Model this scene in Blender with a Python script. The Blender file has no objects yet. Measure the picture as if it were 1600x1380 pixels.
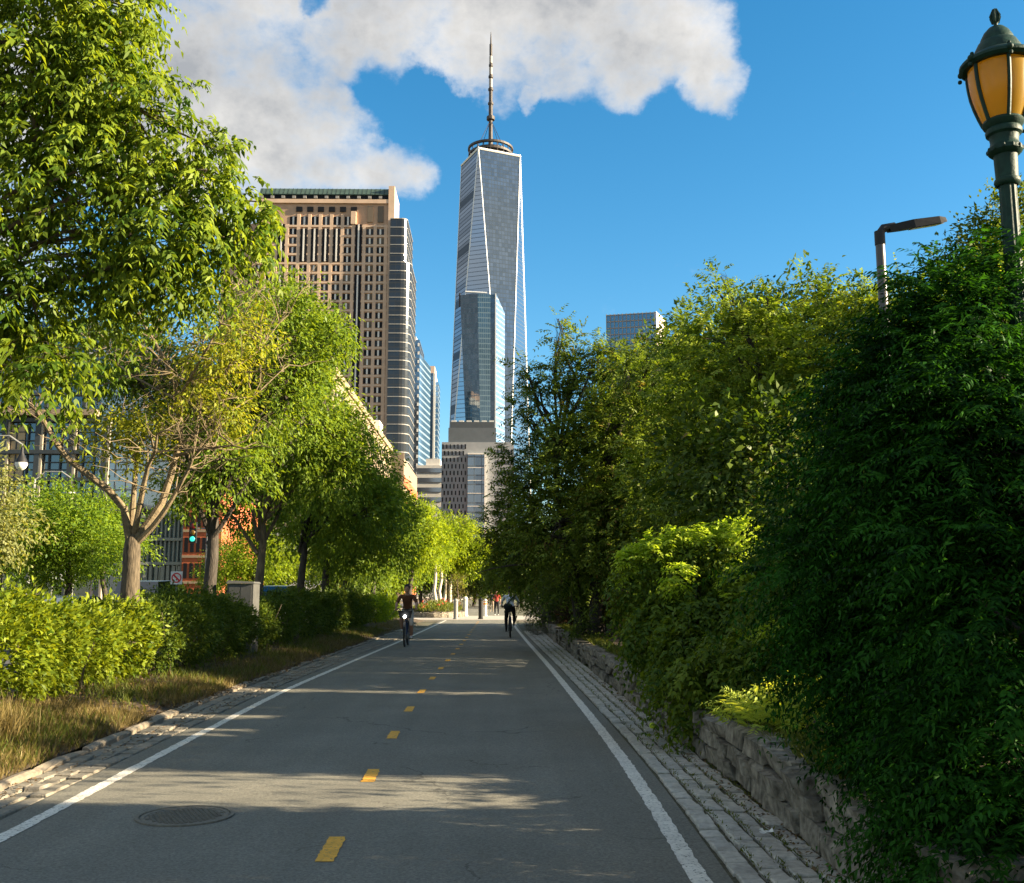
import bpy, bmesh, math
import numpy as np
from mathutils import Vector, Matrix
R = math.radians
scene = bpy.context.scene
COL = scene.collection
rng = np.random.default_rng(7)

# ------------------------------------------------------------------ camera
EYE = 1.5
PITCH, YAW = R(8.46), R(0.92)
cam_d = bpy.data.cameras.new('camera')
cam_d.sensor_fit = 'HORIZONTAL'; cam_d.sensor_width = 36.0; cam_d.lens = 36.0
cam_d.clip_start = 0.05; cam_d.clip_end = 9000
cam = bpy.data.objects.new('camera', cam_d); COL.objects.link(cam)
cam.location = (0, 0, EYE); cam.rotation_euler = (math.pi/2 + PITCH, 0, -YAW)
scene.camera = cam

# ------------------------------------------------------------------ light
SUN_EL, SUN_BACK = R(19.0), R(6.5)          # low evening sun on the right, a touch behind the camera
S = np.array([math.cos(SUN_EL)*math.cos(SUN_BACK), -math.cos(SUN_EL)*math.sin(SUN_BACK), math.sin(SUN_EL)])
sd = bpy.data.lights.new('sun', 'SUN'); sd.energy = 5.0; sd.angle = R(0.6); sd.color = (1.0, 0.83, 0.58)
sun = bpy.data.objects.new('sun', sd); COL.objects.link(sun)
sun.rotation_euler = Vector(-S).to_track_quat('-Z', 'Y').to_euler()
vs = scene.view_settings
vs.view_transform = 'Standard'; vs.look = 'None'; vs.exposure = 2.15; vs.gamma = 1.0; vs.use_curve_mapping = False
scene.cycles.max_bounces = 6; scene.cycles.transmission_bounces = 4; scene.cycles.transparent_max_bounces = 4
scene.cycles.caustics_reflective = False; scene.cycles.caustics_refractive = False

CF = np.array([math.sin(YAW)*math.cos(PITCH), math.cos(YAW)*math.cos(PITCH), math.sin(PITCH)])
CR = np.array([math.cos(YAW), -math.sin(YAW), 0.0]); CU = np.cross(CR, CF)
def ray(px, py): return CF*1600 + CR*(px-800) + CU*(690-py)
def P(px, py, Y):
    """world point at distance Y down the path that stands where the survey of the photograph puts it"""
    d = ray(px, py); return np.array([0, 0, EYE]) + d*(Y/d[1])

# ---------------------------------------------------------------- the world
world = bpy.data.worlds.new('World'); scene.world = world; world.use_nodes = True
wt = world.node_tree; wt.nodes.clear()
def wn(t, **kw):
    n = wt.nodes.new(t)
    for k, v in kw.items(): setattr(n, k, v)
    return n
def wl(a, b): wt.links.new(a, b)
def wmath(op, a, b=None, c=None, clamp=False):
    n = wn('ShaderNodeMath', operation=op, use_clamp=clamp)
    for i, v in enumerate((a, b, c)):
        if v is None: continue
        if isinstance(v, (int, float)): n.inputs[i].default_value = v
        else: wl(v, n.inputs[i])
    return n.outputs[0]
sky = wn('ShaderNodeTexSky', sky_type='NISHITA'); sky.sun_disc = False
sky.sun_elevation = SUN_EL; sky.sun_rotation = math.pi/2 + SUN_BACK
sky.air_density = 1.0; sky.dust_density = 0.25; sky.ozone_density = 2.2; sky.altitude = 20
hs = wn('ShaderNodeHueSaturation'); hs.inputs['Hue'].default_value = 0.491; hs.inputs['Saturation'].default_value = 1.36; hs.inputs['Value'].default_value = 1.0
wl(sky.outputs[0], hs.inputs['Color'])
bg = wn('ShaderNodeBackground'); bg.inputs[1].default_value = 0.054; wl(hs.outputs[0], bg.inputs[0])
tc = wn('ShaderNodeTexCoord'); D = tc.outputs['Generated']
n1 = wn('ShaderNodeTexNoise'); n1.inputs['Scale'].default_value = 8.0; n1.inputs['Detail'].default_value = 9; n1.inputs['Roughness'].default_value = 0.6
mp = wn('ShaderNodeMapping'); mp.inputs['Scale'].default_value = (1, 1, 1.35); wl(D, mp.inputs[0]); wl(mp.outputs[0], n1.inputs['Vector'])
n2 = wn('ShaderNodeTexNoise'); n2.inputs['Scale'].default_value = 7.5; n2.inputs['Detail'].default_value = 7; n2.inputs['Roughness'].default_value = 0.6
mp2 = wn('ShaderNodeMapping'); mp2.inputs['Location'].default_value = (3.1, 1.7, 0.4); wl(D, mp2.inputs[0]); wl(mp2.outputs[0], n2.inputs['Vector'])
wz = wn('ShaderNodeTexNoise'); wz.inputs['Scale'].default_value = 5.5; wz.inputs['Detail'].default_value = 8; wz.inputs['Roughness'].default_value = 0.62; wl(D, wz.inputs['Vector'])
wsub = wn('ShaderNodeVectorMath', operation='SUBTRACT'); wl(wz.outputs['Color'], wsub.inputs[0]); wsub.inputs[1].default_value = (0.5, 0.5, 0.5)
wsc = wn('ShaderNodeVectorMath', operation='SCALE'); wl(wsub.outputs[0], wsc.inputs[0]); wsc.inputs['Scale'].default_value = 0.10
wadd = wn('ShaderNodeVectorMath', operation='ADD'); wl(D, wadd.inputs[0]); wl(wsc.outputs[0], wadd.inputs[1])
wnm = wn('ShaderNodeVectorMath', operation='NORMALIZE'); wl(wadd.outputs[0], wnm.inputs[0]); DW = wnm.outputs[0]
cover = None
for px, py, r in ((290, 50, 170), (430, 30, 150), (560, 20, 130), (690, 35, 100), (720, 105, 50), (800, 30, 140), (920, 40, 140), (1030, 40, 115), (1085, 70, 82), (390, 170, 120), (460, 210, 105), (530, 215, 70), (560, 240, 80), (625, 255, 62),
                  (250, 180, 150), (350, 270, 100), (1115, 138, 62), (980, 115, 70), (860, 110, 70), (820, 160, 26), (60, 60, 240), (-150, 160, 300), (-300, -200, 520), (300, -350, 480), (900, -420, 400)):
    v = ray(px, py); v = v/np.linalg.norm(v)
    dn = wn('ShaderNodeVectorMath', operation='DOT_PRODUCT'); wl(DW, dn.inputs[0]); dn.inputs[1].default_value = v
    mr = wn('ShaderNodeMapRange', interpolation_type='SMOOTHSTEP'); wl(dn.outputs['Value'], mr.inputs[0])
    mr.inputs[1].default_value = math.cos(r*1.3/1600); mr.inputs[2].default_value = math.cos(r*0.45/1600)
    cover = mr.outputs[0] if cover is None else wmath('MAXIMUM', cover, mr.outputs[0])
for px, py, r in ((610, 150, 62), (670, 190, 70), (475, -5, 22)):
    v = ray(px, py); v = v/np.linalg.norm(v)
    dn = wn('ShaderNodeVectorMath', operation='DOT_PRODUCT'); wl(DW, dn.inputs[0]); dn.inputs[1].default_value = v
    mr = wn('ShaderNodeMapRange', interpolation_type='SMOOTHSTEP'); wl(dn.outputs['Value'], mr.inputs[0])
    mr.inputs[1].default_value = math.cos(r*1.3/1600); mr.inputs[2].default_value = math.cos(r*0.3/1600)
    cover = wmath('SUBTRACT', cover, wmath('MULTIPLY', mr.outputs[0], .55))
# cloud banks added out of view, to make the ambient light less blue
n3 = wn('ShaderNodeTexNoise'); n3.inputs['Scale'].default_value = 2.0; n3.inputs['Detail'].default_value = 3; wl(D, n3.inputs['Vector'])
m3 = wn('ShaderNodeMapRange', interpolation_type='SMOOTHSTEP'); wl(n3.outputs[0], m3.inputs[0]); m3.inputs[1].default_value = 0.40; m3.inputs[2].default_value = 0.54
v = ray(1150, 420); v = v/np.linalg.norm(v)
dn = wn('ShaderNodeVectorMath', operation='DOT_PRODUCT'); wl(D, dn.inputs[0]); dn.inputs[1].default_value = v
m4 = wn('ShaderNodeMapRange', interpolation_type='SMOOTHSTEP'); wl(dn.outputs['Value'], m4.inputs[0]); m4.inputs[1].default_value = math.cos(R(34)); m4.inputs[2].default_value = math.cos(R(62)); 
cover = wmath('MAXIMUM', cover, wmath('MULTIPLY', m3.outputs[0], m4.outputs[0]))
dens = wmath('ADD', wmath('MULTIPLY', n1.outputs[0], 1.55), wmath('MULTIPLY', cover, 0.56))
alpha = wn('ShaderNodeMapRange', interpolation_type='SMOOTHSTEP'); wl(dens, alpha.inputs[0])
alpha.inputs[1].default_value = 0.98; alpha.inputs[2].default_value = 1.42
thick = wn('ShaderNodeMapRange'); wl(wmath('ADD', dens, wmath('MULTIPLY', wmath('SUBTRACT', n2.outputs[0], 0.5), 1.1)), thick.inputs[0])
thick.inputs[1].default_value = 1.05; thick.inputs[2].default_value = 1.62
ramp = wn('ShaderNodeValToRGB'); wl(thick.outputs[0], ramp.inputs[0])
ramp.color_ramp.elements[0].color = (0.84, 0.81, 0.77, 1); ramp.color_ramp.elements[1].color = (0.34, 0.35, 0.365, 1)
e = ramp.color_ramp.elements.new(0.45); e.color = (0.60, 0.585, 0.56, 1)
cb = wn('ShaderNodeBackground'); cb.inputs[1].default_value = 0.30; wl(ramp.outputs[0], cb.inputs[0])
mx = wn('ShaderNodeMixShader'); wl(wmath('MULTIPLY', alpha.outputs[0], 0.96), mx.inputs[0]); wl(bg.outputs[0], mx.inputs[1]); wl(cb.outputs[0], mx.inputs[2])
wo = wn('ShaderNodeOutputWorld'); wl(mx.outputs[0], wo.inputs[0])

# ---------------------------------------------------------------- materials
MATS = {}
def mat(name, base, rough=0.7, var=0.15, scale=8.0, bump=0.0, bscale=None, metal=0.0, spec=0.4, tint2=None, var2=0.0, scale2=1.0, emit=None, stretch=1.0):
    if name in MATS: return MATS[name]
    m = bpy.data.materials.new(name); m.use_nodes = True; t = m.node_tree; b = t.nodes['Principled BSDF']
    b.inputs['Roughness'].default_value = rough; b.inputs['Metallic'].default_value = metal
    b.inputs['Specular IOR Level'].default_value = spec
    geo = t.nodes.new('ShaderNodeNewGeometry'); st_n = t.nodes.new('ShaderNodeMapping'); st_n.inputs['Scale'].default_value = (1, 1, stretch); t.links.new(geo.outputs['Position'], st_n.inputs[0])
    no = t.nodes.new('ShaderNodeTexNoise'); no.inputs['Scale'].default_value = scale; no.inputs['Detail'].default_value = 6
    t.links.new(st_n.outputs[0], no.inputs['Vector'])
    cr = t.nodes.new('ShaderNodeValToRGB'); t.links.new(no.outputs[0], cr.inputs[0])
    c2 = tint2 or base
    cr.color_ramp.elements[0].position = 0.3; cr.color_ramp.elements[1].position = 0.7
    cr.color_ramp.elements[0].color = tuple(max(0, c*(1-var)) for c in base) + (1,)
    cr.color_ramp.elements[1].color = tuple(min(1, c*(1+var)) for c in c2) + (1,)
    out = cr.outputs[0]
    if var2:
        n2 = t.nodes.new('ShaderNodeTexNoise'); n2.inputs['Scale'].default_value = scale2; n2.inputs['Detail'].default_value = 4
        t.links.new(geo.outputs['Position'], n2.inputs['Vector'])
        mr = t.nodes.new('ShaderNodeMapRange'); t.links.new(n2.outputs[0], mr.inputs[0])
        mr.inputs[1].default_value = 0.3; mr.inputs[2].default_value = 0.7; mr.inputs[3].default_value = 1-var2; mr.inputs[4].default_value = 1+var2
        mm = t.nodes.new('ShaderNodeMix'); mm.data_type = 'RGBA'; mm.blend_type = 'MULTIPLY'; mm.inputs[0].default_value = 1
        t.links.new(out, mm.inputs[6]); t.links.new(mr.outputs[0], mm.inputs[7]); out = mm.outputs[2]
    t.links.new(out, b.inputs['Base Color'])
    if bump:
        n3 = t.nodes.new('ShaderNodeTexNoise'); n3.inputs['Scale'].default_value = bscale or scale*4; n3.inputs['Detail'].default_value = 5
        t.links.new(st_n.outputs[0], n3.inputs['Vector'])
        bu = t.nodes.new('ShaderNodeBump'); bu.inputs['Strength'].default_value = bump; bu.inputs['Distance'].default_value = 0.02
        t.links.new(n3.outputs[0], bu.inputs['Height']); t.links.new(bu.outputs[0], b.inputs['Normal'])
    if emit:
        b.inputs['Emission Color'].default_value = emit[0] + (1,); b.inputs['Emission Strength'].default_value = emit[1]
    MATS[name] = m; return m

def leaf_mat(name, dark, light, trans=0.38, tcol=None, rough=0.5, spec=0.18, accent=None):
    if name in MATS: return MATS[name]
    m = bpy.data.materials.new(name); m.use_nodes = True; t = m.node_tree; t.nodes.clear()
    at = t.nodes.new('ShaderNodeAttribute'); at.attribute_name = 'tint'
    cr = t.nodes.new('ShaderNodeValToRGB'); t.links.new(at.outputs['Fac'], cr.inputs[0])
    cr.color_ramp.elements[0].color = dark + (1,); cr.color_ramp.elements[1].color = light + (1,)
    if accent:
        e = cr.color_ramp.elements.new(0.95); e.color = light + (1,)
        cr.color_ramp.elements[2].color = accent + (1,)
    p = t.nodes.new('ShaderNodeBsdfPrincipled'); p.inputs['Roughness'].default_value = rough; p.inputs['Specular IOR Level'].default_value = spec
    t.links.new(cr.outputs[0], p.inputs['Base Color'])
    tr = t.nodes.new('ShaderNodeBsdfTranslucent')
    hm = t.nodes.new('ShaderNodeMix'); hm.data_type = 'RGBA'; hm.blend_type = 'MULTIPLY'; hm.inputs[0].default_value = 1
    t.links.new(cr.outputs[0], hm.inputs[6]); hm.inputs[7].default_value = (tcol or (1.9, 1.65, 0.6)) + (1,)
    t.links.new(hm.outputs[2], tr.inputs[0])
    ms = t.nodes.new('ShaderNodeMixShader'); ms.inputs[0].default_value = trans
    t.links.new(p.outputs[0], ms.inputs[1]); t.links.new(tr.outputs[0], ms.inputs[2])
    o = t.nodes.new('ShaderNodeOutputMaterial'); t.links.new(ms.outputs[0], o.inputs[0])
    MATS[name] = m; return m

def glass_mat(name, base, refl=0.45, rough=0.06, floor=0.0, bay=0.0, line=(0.5, 0.55, 0.6), axis=(1, 0, 0), lw=0.14, tintcol=(0.8, 0.9, 1.0)):
    """coated facade glass; floor / bay = spacing in metres of far-off spandrel and mullion lines, too small to build"""
    if name in MATS: return MATS[name]
    m = bpy.data.materials.new(name); m.use_nodes = True; t = m.node_tree; t.nodes.clear()
    L = t.links.new
    def mth(op, a, b=None):
        n = t.nodes.new('ShaderNodeMath'); n.operation = op
        for i, v in enumerate((a, b)):
            if v is None: continue
            if isinstance(v, (int, float)): n.inputs[i].default_value = v
            else: L(v, n.inputs[i])
        return n.outputs[0]
    geo = t.nodes.new('ShaderNodeNewGeometry'); sp = t.nodes.new('ShaderNodeSeparateXYZ'); L(geo.outputs['Position'], sp.inputs[0])
    base_c = base
    fac = None; cellnoise = None
    if floor:
        zf = mth('DIVIDE', sp.outputs[2], floor); fz = mth('FRACT', zf)
        fac = mth('LESS_THAN', fz, lw)
        if bay:
            dp = t.nodes.new('ShaderNodeVectorMath'); dp.operation = 'DOT_PRODUCT'; L(geo.outputs['Position'], dp.inputs[0]); dp.inputs[1].default_value = axis
            hf = mth('DIVIDE', dp.outputs['Value'], bay)
            fac = mth('MAXIMUM', fac, mth('LESS_THAN', mth('FRACT', hf), lw*0.7))
            cv = t.nodes.new('ShaderNodeCombineXYZ'); L(mth('FLOOR', hf), cv.inputs[0]); L(mth('FLOOR', zf), cv.inputs[1])
            wnz = t.nodes.new('ShaderNodeTexWhiteNoise'); wnz.noise_dimensions = '2D'; L(cv.outputs[0], wnz.inputs['Vector']); cellnoise = wnz.outputs[0]
    d = t.nodes.new('ShaderNodeBsdfDiffuse')
    mixc = t.nodes.new('ShaderNodeMix'); mixc.data_type = 'RGBA'
    mixc.inputs[6].default_value = base_c + (1,); mixc.inputs[7].default_value = line + (1,)
    if fac is not None: L(fac, mixc.inputs[0])
    else: mixc.inputs[0].default_value = 0
    L(mixc.outputs[2], d.inputs[0])
    g = t.nodes.new('ShaderNodeBsdfGlossy'); g.inputs['Roughness'].default_value = rough; g.inputs['Color'].default_value = tintcol + (1,)
    if cellnoise is not None:
        bn = t.nodes.new('ShaderNodeBump'); bn.inputs['Strength'].default_value = 0.06; bn.inputs['Distance'].default_value = 0.3
        L(cellnoise, bn.inputs['Height'])
    ms = t.nodes.new('ShaderNodeMixShader')
    lw_ = t.nodes.new('ShaderNodeLayerWeight'); lw_.inputs[0].default_value = 0.25
    r = mth('ADD', refl, mth('MULTIPLY', lw_.outputs['Fresnel'], 0.4))
    if cellnoise is not None: r = mth('MULTIPLY', r, mth('ADD', 0.75, mth('MULTIPLY', cellnoise, 0.5)))
    if fac is not None: r = mth('MULTIPLY', r, mth('SUBTRACT', 1.0, mth('MULTIPLY', fac, 0.75)))
    r = mth('MINIMUM', r, 0.95)
    L(r, ms.inputs[0]); L(d.outputs[0], ms.inputs[1]); L(g.outputs[0], ms.inputs[2])
    o = t.nodes.new('ShaderNodeOutputMaterial'); L(ms.outputs[0], o.inputs[0])
    MATS[name] = m; return m

# ---------------------------------------------------------------- object helpers
def tag(o, label=None, cat=None, group=None, kind=None):
    if label: o['label'] = label
    if cat: o['category'] = cat
    if group: o['group'] = group
    if kind: o['kind'] = kind
    return o
def empty(name, loc, label=None, cat=None, group=None, rz=0.0):
    o = bpy.data.objects.new(name, None); COL.objects.link(o); o.empty_display_size = 0.2
    o.location = loc; o.rotation_euler = (0, 0, rz); return tag(o, label, cat, group)
def link(name, me, parent=None, loc=None, world_coords=True):
    o = bpy.data.objects.new(name, me); COL.objects.link(o)
    if parent is not None:
        o.parent = parent
        if world_coords:      # mesh data is given in world coordinates; parents are unscaled
            o.matrix_parent_inverse = PINV(parent)
    if loc is not None: o.location = loc
    return o
def PINV(p):
    m = Matrix.Identity(4)
    while p is not None:
        m = Matrix.Translation(p.location) @ p.rotation_euler.to_matrix().to_4x4() @ m if p.parent is None else p.matrix_parent_inverse @ Matrix.Translation(p.location) @ p.rotation_euler.to_matrix().to_4x4() @ m
        p = p.parent
    return m.inverted()
def mesh_np(name, V, F, mats, tint=None, smooth=False, mi=None):
    V = np.asarray(V, np.float32); F = np.asarray(F, np.int32)
    me = bpy.data.meshes.new(name); k = F.shape[1]
    me.vertices.add(len(V)); me.vertices.foreach_set('co', V.ravel())
    me.loops.add(F.size); me.loops.foreach_set('vertex_index', F.ravel())
    me.polygons.add(len(F)); me.polygons.foreach_set('loop_start', np.arange(0, F.size, k, dtype=np.int32))
    if smooth: me.polygons.foreach_set('use_smooth', np.ones(len(F), bool))
    if not isinstance(mats, (list, tuple)): mats = [mats]
    for m in mats: me.materials.append(m)
    if mi is not None: me.polygons.foreach_set('material_index', np.asarray(mi, np.int32))
    if tint is not None:
        a = me.attributes.new('tint', 'FLOAT', 'FACE'); a.data.foreach_set('value', np.asarray(tint, np.float32))
    me.update(calc_edges=True); return me

class MB:
    """collects shapes for ONE mesh (polygons of any size)"""
    def __init__(s): s.v = []; s.f = []; s.m = []
    def add(s, V, F, mi=0):
        n = len(s.v); s.v += [tuple(map(float, p)) for p in V]; s.f += [tuple(i+n for i in f) for f in F]; s.m += [mi]*len(F); return s
    def box(s, a, b, mi=0):
        x0, y0, z0 = a; x1, y1, z1 = b
        return s.add([(x0,y0,z0),(x1,y0,z0),(x1,y1,z0),(x0,y1,z0),(x0,y0,z1),(x1,y0,z1),(x1,y1,z1),(x0,y1,z1)],
                     [(0,3,2,1),(4,5,6,7),(0,1,5,4),(1,2,6,5),(2,3,7,6),(3,0,4,7)], mi)
    def cbox(s, c, d, mi=0): return s.box([c[i]-d[i]/2 for i in range(3)], [c[i]+d[i]/2 for i in range(3)], mi)
    def prism(s, poly, z0, z1, mi=0, poly2=None):
        n = len(poly); p2 = poly2 or poly
        V = [(x, y, z0) for x, y in poly] + [(x, y, z1) for x, y in p2]
        F = [tuple(range(n-1, -1, -1)), tuple(range(n, 2*n))] + [(i, (i+1) % n, (i+1) % n+n, i+n) for i in range(n)]
        return s.add(V, F, mi)
    def tube(s, pts, rad, n=8, mi=0, cap=True):
        pts = [np.asarray(p, float) for p in pts]; rad = list(rad) if hasattr(rad, '__len__') else [rad]*len(pts)
        V = []; F = []; prev = None
        for i, p in enumerate(pts):
            t = pts[min(i+1, len(pts)-1)] - pts[max(i-1, 0)]; t = t/(np.linalg.norm(t)+1e-9)
            if prev is None:
                a = np.array([0, 0, 1.0]) if abs(t[2]) < 0.9 else np.array([1.0, 0, 0]); u = np.cross(t, a)
            else: u = prev - t*np.dot(prev, t)
            u = u/(np.linalg.norm(u)+1e-9); w = np.cross(t, u); prev = u
            for k in range(n):
                a = 2*math.pi*k/n; V.append(p + rad[i]*(math.cos(a)*u + math.sin(a)*w))
        for i in range(len(pts)-1):
            for k in range(n): F.append((i*n+k, i*n+(k+1) % n, (i+1)*n+(k+1) % n, (i+1)*n+k))
        if cap: F.append(tuple(range(n-1, -1, -1))); F.append(tuple((len(pts)-1)*n+k for k in range(n)))
        return s.add(V, F, mi)
    def lathe(s, prof, c=(0, 0, 0), n=24, mi=0, a0=0, a1=2*math.pi):
        V = []; F = []; full = abs(a1-a0-2*math.pi) < 1e-6; m = n if full else n+1
        for r, z in prof:
            for k in range(m):
                a = a0+(a1-a0)*k/n; V.append((c[0]+r*math.cos(a), c[1]+r*math.sin(a), c[2]+z))
        for i in range(len(prof)-1):
            for k in range(n): F.append((i*m+k, i*m+(k+1) % m, (i+1)*m+(k+1) % m, (i+1)*m+k))
        return s.add(V, F, mi)
    def ball(s, c, r, n=12, mi=0):
        r = (r, r, r) if not hasattr(r, '__len__') else r
        V = []; F = []; h = n//2
        for i in range(h+1):
            t = math.pi*i/h
            for k in range(n): a = 2*math.pi*k/n; V.append((c[0]+r[0]*math.sin(t)*math.cos(a), c[1]+r[1]*math.sin(t)*math.sin(a), c[2]-r[2]*math.cos(t)))
        for i in range(h):
            for k in range(n): F.append((i*n+k, i*n+(k+1) % n, (i+1)*n+(k+1) % n, (i+1)*n+k))
        return s.add(V, F, mi)
    def mesh(s, name, mats, smooth=False):
        me = bpy.data.meshes.new(name); me.from_pydata(s.v, [], s.f)
        if not isinstance(mats, (list, tuple)): mats = [mats]
        for m in mats: me.materials.append(m)
        me.polygons.foreach_set('material_index', np.array(s.m, np.int32))
        if smooth: me.polygons.foreach_set('use_smooth', np.ones(len(s.f), bool))
        me.validate(); me.update()
        if smooth: me.set_sharp_from_angle(angle=R(38))
        return me
    def build(s, name, mats, parent=None, smooth=False, wc=True): return link(name, s.mesh(name, mats, smooth), parent, world_coords=wc)
def copy_tree(o, parent=None):
    c = o.copy(); COL.objects.link(c)
    if parent is not None: c.parent = parent
    for ch in o.children: copy_tree(ch, c)
    return c

def unit(v): return v/(np.linalg.norm(v, axis=-1, keepdims=True)+1e-9)
def rand_dir(n, g): return unit(g.normal(size=(n, 3)))
UP = np.array([0, 0, 1.0])

# ---------------------------------------------------------------- leaves
def leaves_vf(B, Dr, Nr, L, W, fold=0.15, curl=0.12):
    """kite-shaped leaf per row: base B, direction Dr, rough normal Nr"""
    Dr = unit(Dr); Sd = unit(np.cross(Dr, Nr)); Nn = np.cross(Sd, Dr)
    L = L[:, None]; W = W[:, None]
    mid = B + Dr*L*0.42
    V = np.stack([B, mid + Sd*W*0.5 + Nn*W*fold, B + Dr*L - Nn*L*curl, mid - Sd*W*0.5 + Nn*W*fold], 1).reshape(-1, 3)
    F = np.arange(len(B)*4, dtype=np.int32).reshape(-1, 4)
    return V, F
def add_leaves(name, parent, B, Dr, Nr, L, W, tint, m, fold=0.15, curl=0.12):
    V, F = leaves_vf(B, Dr, Nr, L, W, fold, curl)
    return link(name, mesh_np(name, V, F, m, tint=np.clip(tint, 0, 1)), parent)

def lobe_points(lobes, dens, g, shell=0.42, rough=0.30):
    """cluster centres and outward directions spread through uneven ellipsoids"""
    C = []; O = []; T = []
    for c, r in lobes:
        r = np.array([r, r, r]) if not hasattr(r, '__len__') else np.array(r)
        n = max(4, int(dens*(r[0]*r[1]+r[1]*r[2]+r[0]*r[2])/3))
        d = rand_dir(n, g)
        k = rand_dir(7, g)*g.uniform(2, 7, (7, 1)); ph = g.uniform(0, 6.28, 7)
        bump = np.sin(d @ k.T + ph).sum(1)/7*1.9
        rad = g.uniform(0.05, 1, n)**shell*(1+rough*bump)
        # gaps: a few cones of the lobe are left almost empty
        hole = rand_dir(4, g); keep = ((d @ hole.T).max(1) < 0.90) | (g.uniform(size=n) < 0.25) | (rad < 0.5)
        pts = c + d*rad[:, None]*r
        C.append(pts[keep]); O.append(d[keep]); T.append(np.full(keep.sum(), g.uniform(-0.1, 0.1)))
    return np.concatenate(C), np.concatenate(O), np.concatenate(T)

def simple_leaves(name, parent, C, O, T, k, L, W, m, g, spread=0.18, droop=0.3, out=0.6, keep=None, tint0=0.5, tvar=0.3):
    M = len(C); C = np.repeat(C, k, 0); O = np.repeat(O, k, 0)
    ct = np.repeat(T + g.normal(0, tvar*0.5, M), k)
    # leaves sit along a short twig that leaves the cluster outwards
    tw = np.repeat(unit(O[::k] + g.normal(0, 0.6, (M, 3))), k, 0); t = g.uniform(-0.5, 1, (M*k, 1))
    B = C + tw*t*spread*1.6 + g.normal(0, spread*0.35, (M*k, 3))
    Dr = O*out + tw*0.5 + g.normal(0, 0.55, (M*k, 3)) - UP*droop
    Nr = UP + g.normal(0, 0.65, (M*k, 3)) + O*0.35
    ll = L*g.uniform(0.45, 1.35, M*k); ww = W*g.uniform(0.7, 1.25, M*k)
    tint = tint0 + ct + g.normal(0, tvar*0.5, M*k)
    if keep is not None:
        kk = keep(B, g); B, Dr, Nr, ll, ww, tint = B[kk], Dr[kk], Nr[kk], ll[kk], ww[kk], tint[kk]
    return add_leaves(name, parent, B, Dr, Nr, ll, ww, tint, m)

def frond_leaves(name, parent, C, O, T, f, pairs, FL, L, W, m, g, droop=0.6, out=0.7, keep=None, tint0=0.5, tvar=0.3, bias=(0, 0, 0), rise=0.0, splay=0.8, taper=True, ndroop=0.25):
    """feather-like compound leaves: f fronds per cluster, leaflets in pairs along a drooping stem"""
    M = len(C); N = M*f
    C = np.repeat(C, f, 0); O = np.repeat(O, f, 0); ct = np.repeat(T + g.normal(0, tvar*0.5, M), f)
    d = unit(O*out + g.normal(0, 0.5, (N, 3)) + np.array(bias) + UP*rise)
    fl = FL*g.uniform(0.6, 1.25, (N, 1))
    nrm = unit(UP + g.normal(0, 0.35, (N, 3)) + O*0.3); sd = unit(np.cross(d, nrm))
    t = np.linspace(0.18, 1.0, pairs)[None, :, None]
    pos = C[:, None] + d[:, None]*(fl[:, None]*t) - UP*(droop*fl[:, None]*t*t)
    tang = unit(d[:, None] - UP*(2*droop*t))
    B = []; Dr = []; LL = []
    sc = (1.15-0.75*np.abs(t-0.4)) if taper else np.ones_like(t)
    for s in (-1, 1):
        B.append(pos); Dr.append(tang*0.55 + s*splay*sd[:, None] - UP*ndroop + g.normal(0, 0.16, pos.shape)); LL.append(np.broadcast_to(sc, pos.shape[:2]+(1,)))
    B = np.concatenate(B, 1).reshape(-1, 3); Dr = np.concatenate(Dr, 1).reshape(-1, 3); LL = np.concatenate(LL, 1).reshape(-1)
    Nr = np.repeat(nrm, pairs*2, 0) + g.normal(0, 0.3, B.shape)
    ll = L*LL*g.uniform(0.6, 1.25, len(B))*np.repeat(g.uniform(.7, 1.2, N), pairs*2); ww = W*LL*g.uniform(0.8, 1.2, len(B))
    tint = tint0 + np.repeat(ct, pairs*2) + g.normal(0, tvar*0.35, len(B))
    if keep is not None:
        kk = keep(B, g); B, Dr, Nr, ll, ww, tint = B[kk], Dr[kk], Nr[kk], ll[kk], ww[kk], tint[kk]
    return add_leaves(name, parent, B, Dr, Nr, ll, ww, tint, m)

def bend(a, b, g, n=5, sag=0.0, wob=0.06):
    a = np.asarray(a, float); b = np.asarray(b, float); L = np.linalg.norm(b-a); out = []
    for i in range(n+1):
        t = i/n; p = a+(b-a)*t
        p = p + UP*sag*L*math.sin(math.pi*t)
        if 0 < i < n: p = p + g.normal(0, wob*L/n*1.5, 3)
        out.append(p)
    return out
def limbs(mb, start_pts, lobes, g, r0=0.07, twigs=10, C=None, sag=0.12):
    """a limb from the nearest fork to each lobe and smaller branches to points inside it"""
    start_pts = [np.asarray(p, float) for p in start_pts]
    for c, r in lobes:
        rr = float(np.mean(r)); c = np.asarray(c, float)
        s = min(start_pts, key=lambda p: np.linalg.norm(p-c) + (3 if p[2] > c[2]+0.5 else 0))
        pl = bend(s, c + g.normal(0, 0.15*rr, 3), g, 6, sag)
        k = r0*min(1.3, 0.6+0.35*rr)
        mb.tube(pl, [k*(1-0.7*i/6) for i in range(7)], 5)
        for _ in range(twigs):
            i = g.integers(2, 7); q = c + rand_dir(1, g)[0]*np.asarray(r)*g.uniform(0.5, 0.95)
            mb.tube(bend(pl[i], q, g, 4, 0.08, 0.09), [k*0.28, k*0.22, k*0.16, k*0.10, k*0.05], 3, cap=False)

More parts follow.
